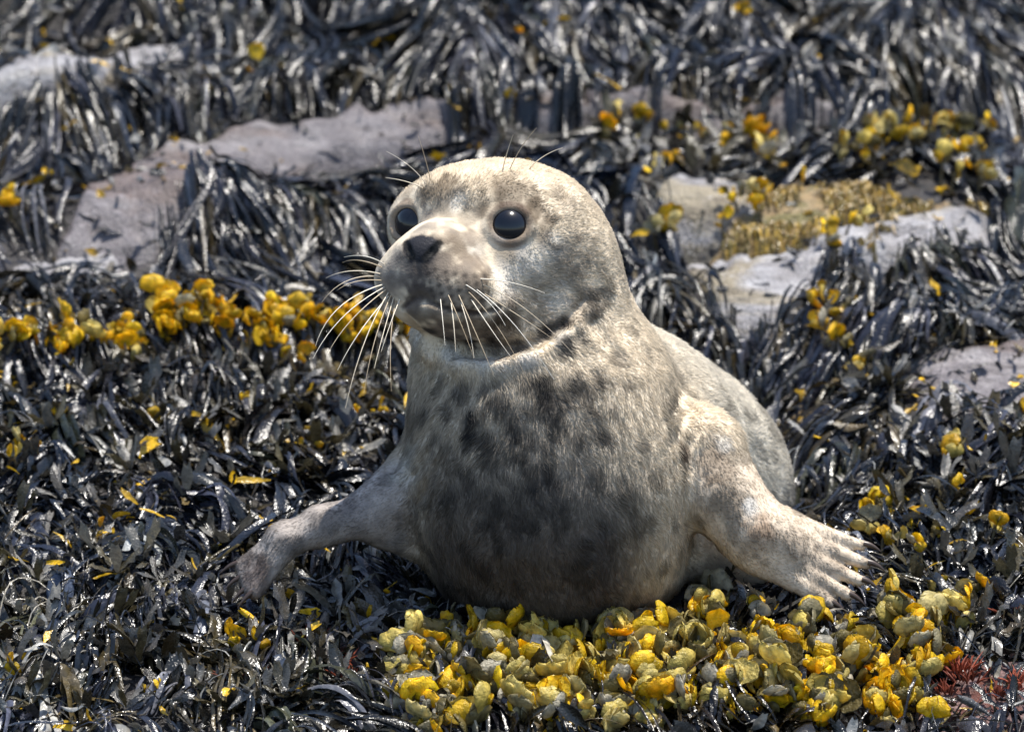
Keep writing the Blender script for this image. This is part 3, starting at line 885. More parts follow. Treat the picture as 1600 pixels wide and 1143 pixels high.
# whiskers
M_WHISK, nt, b, out = new_mat('whisker')
oi = nd(nt, 'ShaderNodeObjectInfo')
nt.links.new(ramp(nt, oi.outputs['Random'], [(.0, (.42, .32, .20)), (.5, (.74, .64, .48)), (1.0, (.86, .80, .68))]), b.inputs['Base Color'])
b.inputs['Roughness'].default_value = .4
b.inputs['Subsurface Weight'].default_value = .0
WH = [
    (604, 415, 575, 396, 541, 404, -30, 10), (601, 420, 560, 402, 538, 412, -10, 30), (598, 430, 550, 418, 514, 436, -30, -10), (598, 434, 540, 428, 508, 474, -40, -40),
    (600, 440, 555, 436, 531, 456, -30, -30), (602, 446, 520, 470, 500, 541, -60, -90), (604, 450, 530, 490, 497, 560, -70, -110), (606, 454, 545, 500, 519, 552, -60, -80),
    (610, 458, 568, 530, 546, 636, -70, -100), (614, 462, 585, 530, 574, 612, -60, -80), (610, 464, 560, 520, 533, 578, -50, -60), (618, 466, 600, 530, 590, 575, -60, -90),
    (622, 470, 610, 520, 616, 610, -60, -90), (628, 468, 615, 500, 600, 550, -40, -60),
    (700, 458, 720, 500, 741, 556, -30, -40), (716, 458, 745, 520, 772, 585, -40, -60), (730, 455, 780, 500, 828, 602, -40, -60), (742, 452, 800, 490, 864, 592, -40, -50),
    (752, 446, 820, 470, 900, 560, -30, -30), (748, 438, 800, 440, 850, 460, -20, -20), (735, 466, 770, 520, 800, 560, -30, -40), (720, 470, 738, 520, 742, 560, -30, -40),
    (706, 470, 712, 510, 714, 550, -30, -40), (690, 466, 694, 500, 698, 540, -30, -40), (756, 460, 820, 500, 862, 530, -30, -30), (724, 444, 770, 470, 790, 510, -30, -40),
    (668, 292, 650, 262, 606, 240, -30, -40), (662, 296, 640, 284, 604, 280, -20, -20), (674, 286, 668, 256, 655, 216, -30, -40),
    (796, 268, 812, 232, 838, 204, -30, -30), (826, 266, 846, 244, 878, 234, -30, -30), (786, 266, 792, 240, 802, 214, -30, -30)]
WD = {(k[0], k[1]): q[2] for k, q in zip(WH, surf_many([(k[0], k[1]) for k in WH], sdf))}
for rx, ry, mx_, my_, tx, ty, d1, d2 in WH:
    dd = WD.get((rx, ry), -110.0)
    if dd > 200: dd = -110.0
    pth = bez((rx, ry, dd + 4), (mx_, my_, dd + d1), (tx, ty, dd + d2), 12)
    P = Wn(pth)
    base = P[0]
    V, F = tube(P - base, np.linspace(random.uniform(.8, 1.15), .25, 12) * S, 5)
    o = link('whisker', mk_mesh('whisker', V, F, mat=M_WHISK), seal)
    o.location = Vector(base - seal_base)

# claws
M_CLAW, nt, b, out = new_mat('claw')
b.inputs['Base Color'].default_value = (.055, .036, .026, 1)
b.inputs['Roughness'].default_value = .35
for dig, ext, rad in ((R_DIG, 25, 5.6), (L_DIG, 28, 5.0)):
    for k, (a, bb, ra_, rb_) in enumerate(dig):
        a = np.array(a, float); bb = np.array(bb, float)
        dr = (bb - a) / np.linalg.norm(bb - a)
        if dig is L_DIG: dr = dr * .8 + np.array([-.5, .1, 0]); dr /= np.linalg.norm(dr)
        st = bb + dr * rb_ * .45 + np.array([0, -4, -4])
        pth = bez(st, st + dr * ext * .6 + np.array([0, -3, 0]), st + dr * (ext + 4) + np.array([0, 5, 0]), 6)
        P = Wn(pth); base = P[0]
        V, F = tube(P - base, np.array([rad, rad * .95, rad * .8, rad * .6, rad * .35, .3]) * S, 6)
        o = link('claw', mk_mesh('claw', V, F, mat=M_CLAW), seal)
        o.location = Vector(base - seal_base)

def clear_of_seal(P):
    """True where a world point is outside the seal"""
    P = np.asarray(P, float); q = P - C0
    pp = np.stack([(q @ CX) / S + 800, 571.5 - (q @ CU) / S, (q @ CF) / S], 1)
    g = (pp - np.array([330, 220, -300.])) / (VX * 4) - .5
    out = np.any((g < 0) | (g > np.array(COARSE.shape) - 1.001), axis=1)
    g = np.clip(g, 0, np.array(COARSE.shape) - 1.001)
    i = g.astype(int); f = g - i
    r = 0
    for a in (0, 1):
        for b_ in (0, 1):
            for c_ in (0, 1):
                w = (f[:, 0] if a else 1 - f[:, 0]) * (f[:, 1] if b_ else 1 - f[:, 1]) * (f[:, 2] if c_ else 1 - f[:, 2])
                r = r + w * COARSE[i[:, 0] + a, i[:, 1] + b_, i[:, 2] + c_]
    return np.where(out, 999.0, r)

# ------------------------------------------------------------------ seaweed
def tri_field(x, y, s0):
    return (n2(x, y, 5.0, s0) - .5) * 2

def strands(px, py, ang, length, width, nseg, seed, lift=.012, comb=.8, wav=.8, zoff=None, drift=None):
    """ribbons that flow over the ground from the given starts; returns V (N,nseg+1,3,3)"""
    N = len(px)
    x = px.copy(); y = py.copy(); a = ang.copy()
    P = np.empty((N, nseg + 1, 3)); ds = length / nseg
    drift = rng.normal(0, .10, N) if drift is None else drift
    if zoff is None: zoff = rng.uniform(.002, .022, N)
    for k in range(nseg + 1):
        t = k / nseg
        z = surf(x, y) + zoff * (1 - .55 * t) + lift * math.sin(math.pi * min(1, t * 1.15)) * rngl[:N]
        P[:, k] = np.stack([x, y, z], 1)
        gx_, gy_ = grad(x, y, .01)
        dx = np.cos(a) - comb * gx_ * 2.2; dy = np.sin(a) - comb * gy_ * 2.2
        a2 = np.arctan2(dy, dx) + wav * (n2(x + 7.7 * seed, y, 14, seed) - .5) * 1.1 + wav * rng.normal(0, .06, N) + wav * drift
        a = a2
        hx, hy = np.cos(a), np.sin(a)
        sl = hx * gx_ + hy * gy_
        st = ds / np.sqrt(1 + sl * sl)
        x = x + hx * st; y = y + hy * st
    T = np.gradient(P, axis=1); T /= np.linalg.norm(T, axis=2)[..., None] + 1e-9
    up = np.array([0, 0, 1.0])
    side = np.cross(T, up); side /= np.linalg.norm(side, axis=2)[..., None] + 1e-9
    nn = np.cross(side, T)
    roll = rng.normal(0, .55, N)[:, None] + np.cumsum(rng.normal(0, .22, (N, nseg + 1)), 1)
    s2 = side * np.cos(roll)[..., None] + nn * np.sin(roll)[..., None]
    n2_ = np.cross(s2, T)
    tt = np.linspace(0, 1, nseg + 1)
    prof = (.45 + .55 * np.sin(math.pi * np.clip(tt * .75 + .12, 0, 1))) * np.where(tt > .9, .6, 1)
    w = width[:, None] * prof[None] * (.8 + .4 * rng.random((N, nseg + 1)))
    V = np.stack([P - s2 * w[..., None] * .5, P + n2_ * w[..., None] * .14, P + s2 * w[..., None] * .5], 2)
    return V
rngl = rng.uniform(.3, 1.4, 200000)

def strand_faces(N, nseg):
    base = np.arange(N)[:, None, None] * (nseg + 1) * 3
    k = np.arange(nseg)[None, :, None] * 3
    q = np.array([[0, 1, 4, 3], [1, 2, 5, 4]])
    return (base[..., None] + k[..., None] + q[None, None]).reshape(-1, 4)

def strand_mesh(name, V, col, mat, origin=np.zeros(3)):
    N, n1 = V.shape[0], V.shape[1]
    C = np.repeat(col, n1 * 3, axis=0)
    return mk_mesh(name, V.reshape(-1, 3) - origin, strand_faces(N, n1 - 1), col=C, mat=mat)

PALD = np.array([[.010, .010, .009], [.020, .016, .009], [.010, .010, .014], [.030, .029, .036], [.018, .021, .028], [.042, .030, .012], [.065, .062, .066], [.030, .030, .018]])  # cooler entries paint the blue sky reflection into the weed colour
def dark_cols(n, bright=1.0, pale=.12):
    i = rng.choice(len(PALD), n, p=np.array([.24, .16, .18, .13, .12, .08, .05, .04]))
    c = PALD[i] * np.array([1.35, 1.45, 1.6]) * rng.uniform(.4, 1.7, (n, 1)) * bright  # bluish tint, also painted for the reflected sky
    k = rng.random(n) < pale
    c[k] = np.array([.17, .165, .15]) * rng.uniform(.6, 1.3, (k.sum(), 1))
    return c

def scatter(n, x0, x1, y0, y1, keepf):
    xs, ys = [], []
    got = 0
    while got < n:
        x = rng.uniform(x0, x1, n); y = rng.uniform(y0, y1, n)
        k = keepf(x, y)
        xs.append(x[k]); ys.append(y[k]); got += k.sum()
    return np.concatenate(xs)[:n], np.concatenate(ys)[:n]

# seal stands clear: no weed rooted inside its body
def under_seal(x, y):
    P = np.stack([x, y, h_ter(x, y) + .02], 1)
    return clear_of_seal(P) < 8

def drop_in_seal(V):
    """keep ribbons that do not run deep into the seal"""
    N, n1 = V.shape[:2]
    d = clear_of_seal(V[:, :, 1].reshape(-1, 3)).reshape(N, n1)
    return d.min(1) > -6

def off_slabs(V, lim=.010):
    return bare(V[:, :, 1, 0], V[:, :, 1, 1]).max(1) < lim * (.4 + 1.6 * rng.random(len(V)))

# --- long combed strands over the upper shore, and shorter tangle around the seal: too many to count
def carpet(name, label, n_tuft, per, y0, y1, L0, L1, w0, w1, nseg, comb, spread, zmax, lift, seed, bright, pale, dirn=-math.pi / 2, gap=.004, mat=None, rvar=4.0, rjit=.2, odd=.05):
    x, y = scatter(n_tuft, -.72, .72, y0, y1, lambda a, b_: (bare(a, b_) < gap) & ~under_seal(a, b_))
    base_a = dirn + (n2(x, y, 2.8, seed + 5) - .5) * rvar + rng.normal(0, rjit, n_tuft)
    base_a = np.where(rng.random(n_tuft) < odd, rng.uniform(-math.pi, math.pi, n_tuft), base_a)
    m = per
    X = np.repeat(x, m) + rng.normal(0, .006, n_tuft * m); Y = np.repeat(y, m) + rng.normal(0, .005, n_tuft * m)
    A = np.repeat(base_a, m) + rng.normal(0, spread, n_tuft * m)
    L = np.repeat(rng.uniform(L0, L1, n_tuft), m) * rng.uniform(.55, 1.2, n_tuft * m)
    Wd = np.repeat(rng.uniform(w0, w1, n_tuft) * np.exp(rng.normal(0, .35, n_tuft)), m) * rng.uniform(.7, 1.3, n_tuft * m)
    zo = np.repeat(rng.uniform(.002, zmax, n_tuft), m) * rng.uniform(.3, 1.2, n_tuft * m)
    V = strands(X, Y, A, L, Wd, nseg, seed, lift, comb, 1.0, zo, np.repeat(rng.normal(0, .16, n_tuft), m) + rng.normal(0, .05, n_tuft * m))
    tone = (.35 + 1.6 * sstep(.3, .75, n2(x, y, 7, seed + 40)))[:, None] * np.array([1, 1, 1]) + (n2(x, y, 4, seed + 41)[:, None] - .5) * np.array([.5, .1, -.5])
    C = np.repeat(dark_cols(n_tuft, bright, pale) * np.clip(tone, .15, 2.5), m, 0) * rng.uniform(.6, 1.4, (n_tuft * m, 1))
    k = off_slabs(V)
    near = (V[:, :, 1, 1].min(1) < .75)
    kk = np.ones(len(V), bool); kk[near] = drop_in_seal(V[near])
    k &= kk
    return link(name, strand_mesh(name, V[k], C[k], mat or M_STRAND), kind='stuff', label=label, category='seaweed')

carpet('wrack_strands', 'dark wet strands of wrack combed over the rocks of the upper shore', 1150, 11, .42, 1.75, .09, .22, .0024, .0074, 11, .8, .20, .038, .014, 3, .42, .05)
carpet('wrack_tangle', 'tangled dark wrack lying around and beside the seal', 1150, 8, -.42, .62, .05, .13, .0028, .0095, 9, .5, .28, .038, .016, 13, .65, .07, rvar=6.0, rjit=.35, odd=.1)
carpet('thread_weed', 'thin dark thread weed curling through the wrack', 420, 4, -.42, .62, .05, .14, .0010, .0020, 9, .3, .9, .040, .02, 23, .9, .15)

BED = [(690, 985), (780, 962), (900, 975), (1050, 975), (1180, 960), (1290, 962), (1400, 985), (1480, 1000), (1490, 1060), (1430, 1090), (1470, 1180), (640, 1180), (600, 1100), (640, 1030)]
BEDXY = [tuple(q[:2]) for q in ray([q[0] for q in BED], [q[1] for q in BED])]

# --- flat blades and bladder-tipped sprigs
def leaf(nl, w, l, cup, curl, seed, notch=.0):
    r = np.random.default_rng(seed)
    t = np.linspace(0, 1, nl + 1)
    prof = .2 + .8 * np.sin(math.pi * np.clip(t ** 1.3 * .80, 0, 1)) ** .8
    prof[-1] *= .75
    V = []
    bend = curl * t ** 1.6
    cxs = r.normal(0, .06) * np.sin(t * 3) * l
    y = np.cumsum(np.r_[0, np.cos(bend[1:]) * l / nl]); z = np.cumsum(np.r_[0, np.sin(bend[1:]) * l / nl])
    for i in range(nl + 1):
        ww = w * prof[i] * r.uniform(.85, 1.15)
        for s_ in (-1, -.5, 0, .5, 1):
            zz = cup * ww * (abs(s_) ** 1.6) + (r.normal(0, .12) * ww if abs(s_) == 1 else 0)
            yb = -notch * l * (1 - abs(s_)) * (i == nl)
            V.append((cxs[i] + s_ * ww * .5, y[i] + yb, z[i] + zz))
    F = [(i * 5 + j, i * 5 + j + 1, (i + 1) * 5 + j + 1, (i + 1) * 5 + j) for i in range(nl) for j in range(4)]
    return np.array(V), np.array(F)

LEAFT = [leaf(5, rng.uniform(.006, .016), rng.uniform(.016, .042), rng.uniform(-.35, .45), rng.uniform(-1.3, 1.3), 100 + i, .1) for i in range(10)]

def rotm(n, tilt, rg=rng):
    """random headings with a limited tilt from lying flat"""
    az = rg.uniform(0, 2 * math.pi, n); el = rg.uniform(tilt[0], tilt[1], n); ro = rg.normal(0, .7, n)
    out = np.empty((n, 3, 3))
    ca, sa, ce, se, cr, sr = np.cos(az), np.sin(az), np.cos(el), np.sin(el), np.cos(ro), np.sin(ro)
    yv = np.stack([ca * ce, sa * ce, se], 1)
    xv = np.stack([-sa, ca, 0 * az], 1)
    zv = np.cross(xv, yv)
    out[:, :, 1] = yv
    out[:, :, 0] = xv * cr[:, None] + zv * sr[:, None]
    out[:, :, 2] = -xv * sr[:, None] + zv * cr[:, None]
    return out

def litter(name, label, n, y0, y1, sc0, sc1, tilt, zmax, colf, keepf, mat):
    x, y = scatter(n, -.70, .70, y0, y1, keepf)
    z = surf(x, y) + rng.uniform(.001, zmax, n)
    Rm = rotm(n, tilt); sc = rng.uniform(sc0, sc1, n)
    ti = rng.integers(0, len(LEAFT), n); C = colf(n)
    ok = clear_of_seal(np.stack([x, y, z], 1)) > 14
    Vs, Fs, Cs, o = [], [], [], 0
    for k in range(len(LEAFT)):
        V, F = LEAFT[k]
        j = np.where((ti == k) & ok)[0]
        VV = np.einsum('nij,vj->nvi', Rm[j], V) * sc[j][:, None, None] + np.stack([x[j], y[j], z[j]], 1)[:, None]
        Vs.append(VV.reshape(-1, 3)); Fs.append((F[None] + (np.arange(len(j)) * len(V))[:, None, None]).reshape(-1, 4) + o)
        Cs.append(np.repeat(C[j], len(V), 0)); o += len(j) * len(V)
    return link(name, mk_mesh(name, np.concatenate(Vs), np.concatenate(Fs), col=np.concatenate(Cs), mat=mat), kind='stuff', label=label, category='seaweed')

PALL = np.array([[.012, .012, .010], [.030, .031, .036], [.10, .10, .10], [.030, .022, .009], [.26, .26, .25], [.55, .34, .012], [.085, .062, .025]])
def leaf_cols(n):
    i = rng.choice(len(PALL), n, p=[.32, .18, .09, .16, .06, .10, .09])
    return PALL[i] * rng.uniform(.5, 1.5, (n, 1))
def kf(a, b_):
    k = (bare(a, b_) < .006) & ~under_seal(a, b_)
    inbed = poly_sd(BEDXY, a, b_) > .01
    return k & (~inbed | (rng.random(len(a)) < .35))
litter('frond_litter', 'small flat wet fronds strewn thickly over the rocks', 5200, -.42, .62, .35, 1.05, (-.5, .9), .034, leaf_cols, kf, M_BLADE)
litter('frond_litter', 'scattered bits of weed lying on the bare rock slabs', 260, -.3, 1.4, .3, .8, (-.2, .3), .006, leaf_cols, lambda a, b_: (bare(a, b_) > .004) & ~under_seal(a, b_), M_BLADE)
litter('frond_litter', 'small dark fronds among the strands farther up the shore', 1800, .60, 1.6, .5, 1.1, (-.5, .8), .034, leaf_cols, kf, M_BLADE)

# --- receptacle tips: paired swollen lobes
def lobe(l, w, th, seed, nu=10, nv=8):
    r = np.random.default_rng(seed)
    V = []
    for i in range(nv + 1):
        t = i / nv
        ww = w * (.14 * (1 - t) + math.sin(math.pi * min(1, t ** 1.55 * .97 + .02)) ** .62) * .5
        for j in range(nu):
            a = 2 * math.pi * j / nu
            k = 1 + .10 * r.normal() * (0 < i < nv)
            V.append((math.cos(a) * ww * k, math.sin(a) * abs(math.sin(a)) ** .6 * ww * th * k + .30 * l * (t - .3) ** 2 + .16 * w * math.cos(a) ** 2 * t, t * l))
    F = [(i * nu + j, i * nu + (j + 1) % nu, (i + 1) * nu + (j + 1) % nu, (i + 1) * nu + j) for i in range(nv) for j in range(nu)]
    F.append(tuple(range(3, -1, -1)))
    F2 = np.array(F)
    return np.array(V), F2

def rot2(V, ay, ax):
    R_ = np.array(Matrix.Rotation(ay, 3, 'Y') @ Matrix.Rotation(ax, 3, 'X'))
    return V @ R_.T

TIPS = []
for i in range(8):
    l = rng.uniform(.017, .024); w = rng.uniform(.018, .024)
    if i % 4 == 3:
        parts = [lobe(l, w * 1.15, .15, 200 + i)]
    elif i % 4 == 2:
        parts = []
        for a in (-.55, 0, .55):
            V, F = lobe(l * rng.uniform(.85, 1.05), w * .82, .16, 210 + i); parts.append((rot2(V, a, rng.normal(0, .15)), F))
    else:
        parts = []
        for a in (-.34, .34):
            V, F = lobe(l * rng.uniform(.9, 1.05), w * .92, .17, 220 + i); parts.append((rot2(V, a + rng.normal(0, .06), rng.normal(0, .12)), F))
    V, F = join(parts)
    TIPS.append(mk_mesh('tip', V, F, mat=M_TIP))
BLADES = []
for i in range(8):
    V, F = leaf(7, rng.uniform(.010, .017), rng.uniform(.034, .055), rng.uniform(-.1, .35), rng.uniform(-.5, .9), 300 + i, .12)
    V = V[:, [0, 2, 1]] * np.array([1, -1, 1])          # grows along +z
    BLADES.append(mk_mesh('blade', V, F, mat=M_BLADE_O))
STEMS = []
for i in range(5):
    hgt = rng.uniform(.024, .038)
    pth = bez((0, 0, -.012), (rng.normal(0, .004), rng.normal(0, .004), hgt * .4), (rng.normal(0, .005), rng.normal(0, .005), hgt * .9), 6)
    V, F = tube(pth, np.linspace(.0024, .0014, 6), 6)
    STEMS.append((mk_mesh('stem', V, F, mat=M_STEM), pth))

YEL = [(.92, .66, .02), (.86, .56, .010), (.92, .64, .02), (.82, .56, .015), (.85, .52, .010), (.70, .48, .02)]
PYE = [(.74, .62, .20), (.64, .55, .24), (.70, .57, .15)]
OLV = [(.22, .18, .075), (.34, .30, .17), (.42, .39, .28), (.20, .16, .05), (.48, .45, .36)]
def tip_col(mix):
    r = random.random()
    c = random.choice(YEL) if r < mix[0] else random.choice(PYE) if r < mix[0] + mix[1] else random.choice(OLV)
    k = random.uniform(.75, 1.2)
    return (min(1, c[0] * k), min(1, c[1] * k), min(1, c[2] * k), 1)

REC = []
def sprig(P, ntip, mix, size, label, group, lean=(0, 0)):
    """one wrack plant: a short stem with swollen tips"""
    st, pth = random.choice(STEMS)
    root = empty('wrack_sprig', Vector(P), label=label, category='wrack', group=group)
    root.rotation_euler = (lean[0] + random.gauss(0, .18), lean[1] + random.gauss(0, .18), random.uniform(0, 6.28))
    root.scale = (size,) * 3
    yel = 0
    s_ = link('stem', st, root)
    s_.color = (.09, .07, .03, 1)
    for k in range(ntip):
        t = link('tip', random.choice(TIPS), root)
        a = 2 * math.pi * (k + random.uniform(-.3, .3)) / ntip
        tl = 0 if (k == 0 and ntip > 3) else random.uniform(.25, 1.0)
        q = pth[random.choice((3, 4, 5))]
        t.location = (q[0] + .004 * math.cos(a) * (tl > 0), q[1] + .004 * math.sin(a) * (tl > 0), q[2] - (.006 if tl else 0))
        t.rotation_euler = (Matrix.Rotation(a, 3, 'Z') @ Matrix.Rotation(tl, 3, 'Y') @ Matrix.Rotation(math.pi / 2 + random.gauss(0, .4), 3, 'Z')).to_euler()
        sc = random.uniform(.55, 1.2)
        t.scale = (sc, sc, sc)
        t.color = tip_col(mix); yel += t.color[0] > 2.2 * t.color[2] + .2
    tone = 'yellow' if yel > .66 * ntip else 'yellow-olive' if yel > .25 * ntip else 'olive grey'
    REC.append((root, tone + ' wrack sprig', P))
    return root

def in_poly_px(poly, n, mind, tries=40000):
    """evenly spread points on the ground inside a patch outlined in the photograph"""
    P = ray([q[0] for q in poly], [q[1] for q in poly])
    pl = [tuple(q[:2]) for q in P]
    x0, x1 = min(q[0] for q in pl), max(q[0] for q in pl); y0, y1 = min(q[1] for q in pl), max(q[1] for q in pl)
    x = rng.uniform(x0, x1, tries); y = rng.uniform(y0, y1, tries)
    k = poly_sd(pl, x, y) > 0
    x, y = x[k], y[k]
    out = []
    for a, b_ in zip(x, y):
        if all((a - u) ** 2 + (b_ - v) ** 2 > mind * mind for u, v in out):
            out.append((a, b_))
            if len(out) >= n: break
    a = np.array(out)
    return np.stack([a[:, 0], a[:, 1], surf(a[:, 0], a[:, 1])], 1)

# bed of wrack in front of the seal
pts = in_poly_px(BED, 190, .0150)
ok = clear_of_seal(pts + np.array([0, 0, .02])) > np.where(pts[:, 0] > .2, 52, 30)
for P in pts[ok]:
    px, py = project(P[None]); px, py = px[0], py[0]
    if py < 1000: lab, mx = 'wrack sprig with olive swollen tips at the back of the bed, against the seal chest', (.24, .25)
    elif px < 800: lab, mx = 'wrack sprig with grey and yellow tips at the left end of the bed before the seal', (.24, .24)
    elif px < 1150: lab, mx = 'pale yellow wrack sprig in the middle of the bed before the seal', (.30, .48)
    else: lab, mx = 'bright yellow wrack sprig at the right end of the bed before the seal', (.50, .26)
    P = P + np.array([0, 0, .003])
    sprig(P, random.choice((6, 7, 7, 8, 9)), mx, random.uniform(.95, 1.3), lab, 'wrack bed in front of the seal', (.25, 0))

# band of yellow wrack on the left, and clusters on the right
def cluster(cx, cy, rx, ry, n, mix, size, lab, grp, nt=(3, 5)):
    for k in range(n):
        px = cx + rx * random.uniform(-1.1, 1.1); py = cy + ry * random.gauss(0, .75)
        P = ray([px], [py])[0]
        P[2] = surf(P[:1], P[1:2])[0] + random.uniform(.012, .026)
        if clear_of_seal(P[None] + np.array([[0, 0, .02]]))[0] < 25: continue
        sprig(P, random.randint(*nt), mix, size * random.uniform(.55, 1.25), lab, grp, (.2, 0))
Y1 = (.75, .15)
for cx, cy, rx, ry, n in [(70, 572, 75, 16, 11), (225, 560, 35, 16, 8), (300, 548, 45, 22, 13), (370, 550, 28, 14, 6), (402, 545, 12, 10, 2), (455, 562, 40, 20, 9), (490, 552, 20, 14, 4), (580, 555, 45, 12, 9)]:
    cluster(cx, cy, rx, ry, int(n * 1.5), Y1, .80, 'yellow wrack sprig in the band across the slope left of the seal', 'yellow wrack band left of the seal')
for cx, cy, rx, ry, n in [(990, 240, 45, 14, 7), (1045, 300, 16, 18, 3), (1110, 255, 40, 12, 5), (1170, 260, 30, 12, 4), (1230, 285, 30, 10, 3)]:
    cluster(cx, cy, rx, ry, n, (.6, .2), .78, 'yellow wrack sprig on the dark ledge behind the seal head', 'yellow wrack on the ledge behind the head')
for cx, cy, rx, ry, n in [(1340, 285, 35, 12, 4), (1400, 255, 40, 18, 6), (1500, 255, 55, 25, 10), (1520, 310, 40, 18, 5), (1380, 240, 50, 8, 3)]:
    cluster(cx, cy, rx, ry, n, (.5, .3), .82, 'yellow and olive wrack sprig in the clump by the upper right edge', 'wrack clump by the upper right edge')
for cx, cy, rx, ry, n in [(1165, 385, 35, 14, 6), (1050, 410, 22, 12, 3), (1310, 445, 18, 16, 4), (1285, 530, 22, 16, 4), (1325, 525, 14, 12, 2), (1300, 580, 25, 10, 3), (1345, 610, 20, 10, 2)]:
    cluster(cx, cy, rx, ry, n, (.55, .2), .75, 'yellow wrack sprig rooted beside the pale slabs right of the seal', 'wrack beside the pale slabs')
for cx, cy, rx, ry, n in [(1390, 840, 45, 25, 7), (1420, 880, 40, 20, 5), (1500, 800, 15, 8, 1), (1475, 760, 12, 8, 1), (1560, 900, 30, 20, 2), (1500, 965, 40, 20, 4)]:
    cluster(cx, cy, rx, ry, n, (.5, .2), .7, 'yellow wrack sprig on the ground beyond the spread flipper at right', 'wrack beyond the right flipper')
SCAT = [(16, 365), (75, 300), (105, 240), (405, 140), (815, 95), (1165, 65), (1160, 50), (385, 665), (260, 715), (245, 685), (95, 690), (60, 745), (25, 765), (420, 770), (465, 740), (500, 740), (575, 680), (560, 690), (590, 690),
        (140, 880), (160, 882), (470, 880), (480, 890), (455, 875), (360, 1050), (415, 1050), (225, 1110), (250, 1120), (480, 615), (445, 600), (360, 600), (30, 740), (690, 905), (20, 1090), (600, 960), (1600, 700), (1250, 350)]
for k, (cx, cy) in enumerate(SCAT):
    far = cy < 400
    cluster(cx, cy, 2, 2, 1, (.9, .1), .7 if far else .6, 'lone small yellow wrack sprig high among the dark strands' if far else 'lone yellow wrack sprig among the dark tangle left of the seal' if cx < 700 else 'lone yellow wrack sprig at the far right', 'lone yellow sprigs', (2, 3))

# --- broad-bladed wrack plants, each blade its own piece
BCOL = [(.035, .032, .024), (.06, .055, .048), (.10, .097, .09), (.05, .042, .022), (.15, .145, .13), (.085, .075, .045)]
def blade_plant(P, n, size, label, group, flat=.9, face=None):
    root = empty('bladed_wrack', Vector(P), label=label, category='wrack', group=group)
    root.rotation_euler = (random.gauss(0, .15) + .2, random.gauss(0, .15), random.uniform(0, 6.28) if face is None else face)
    root.scale = (size,) * 3
    c0 = random.choice(BCOL)
    REC.append((root, ('pale' if c0[0] > .09 else 'brown' if c0[2] < .6 * c0[0] else 'dark grey') + ' bladed wrack', P))
    for k in range(n):
        t = link('blade', random.choice(BLADES), root)
        a = 2 * math.pi * (k + random.uniform(-.35, .35)) / n
        t.rotation_euler = (Matrix.Rotation(a, 3, 'Z') @ Matrix.Rotation(random.uniform(.35, 1.0) * flat * 1.35, 3, 'X')).to_euler()
        sc = random.uniform(.7, 1.2); t.scale = (sc, sc, sc)
        t.location = (0, 0, .004)
        q = random.uniform(.6, 1.5); cc_ = c0 if random.random() < .6 else random.choice(BCOL)
        t.color = (cc_[0] * q, cc_[1] * q, cc_[2] * q, 1)

REG = [([(0, 600), (600, 600), (590, 720), (350, 830), (0, 850)], 55, 'grey bladed wrack plant on the slope left of the seal', 'bladed wrack left of the seal'),
       ([(0, 870), (340, 870), (640, 960), (600, 1143), (0, 1143)], 60, 'grey bladed wrack plant in the lower left foreground', 'bladed wrack in the lower left'),
       ([(1280, 640), (1600, 620), (1600, 1030), (1480, 980), (1370, 880)], 36, 'grey bladed wrack plant on the ground right of the seal', 'bladed wrack right of the seal'),
       ([(620, 1010), (1480, 1010), (1480, 1143), (600, 1143)], 22, 'silvery bladed wrack plant growing between the yellow sprigs', 'bladed wrack within the yellow bed'),
       ([(940, 220), (1560, 220), (1580, 330), (1000, 320)], 26, 'wet bladed wrack plant on the ledge at the upper right', 'bladed wrack on the upper right ledge')]
for poly, n, lab, grp in REG:
    pts = in_poly_px(poly, n, .022)
    b_ = bare(pts[:, 0], pts[:, 1]); cl = clear_of_seal(pts + np.array([0, 0, .02]))
    for P, bb, q in zip(pts, b_, cl):
        if bb > .005 or q < 40: continue
        blade_plant(P + np.array([0, 0, random.uniform(.008, .022)]), random.randint(5, 8), random.uniform(.6, 1.0), lab, grp)

# --- draped clumps of long wrack hanging over the rocks
DRAPE = [(410, 345, 110, 'wide mound of long dark wrack draped over the rock left of the seal head', .12, .10, .17), (705, 75, 70, 'fan of long grey wrack draped on the rock above the seal head', .06, .09, .14),
         (1155, 90, 60, 'tent shaped blue grey wrack clump hanging on the upper right rocks', .04, .08, .12), (1420, 60, 110, 'shaggy mass of long dark wrack at the upper right', .12, .10, .17),
         (1540, 110, 60, 'long wrack hanging at the far right below the top edge', .05, .09, .14), (300, 40, 80, 'rounded dark wrack clump near the top left', .08, .09, .14),
         (90, 190, 70, 'dark hanging wrack above the violet slab at the left edge', .08, .09, .14), (250, 160, 70, 'dark wrack hanging over the upper end of the violet slab', .08, .08, .13), (480, 130, 70, 'dark wrack curtain above the violet slab', .09, .08, .13),
         (900, 70, 70, 'dark wrack sweep left of the tent shaped clump', .08, .09, .14), (1040, 110, 50, 'pale edged wrack row left of the tent shaped clump', .06, .06, .10), (1290, 110, 60, 'violet tinted wrack bundle right of the tent shaped clump', .07, .08, .13),
         (1480, 430, 70, 'dark wrack mound over the rock at the right edge', .07, .07, .12), (1300, 455, 60, 'fan of grey wrack spilling down beside the large pale slab', .03, .08, .13), (1180, 590, 45, 'wrack fringe hanging between pale slab and seal back', .06, .05, .09),
         (1310, 690, 70, 'combed dark wrack sweep right behind the seal back', .05, .08, .13), (250, 990, 26, 'grey feathery wrack fan in the lower left foreground', .02, .04, .065), (150, 1070, 30, 'broad grey wrack fan in the bottom left corner', .03, .04, .06),
         (560, 870, 40, 'dark curled wrack heap under the left flipper', .05, .05, .09), (340, 545, 40, 'low dark wrack heap under the yellow band at left', .10, .05, .08)]
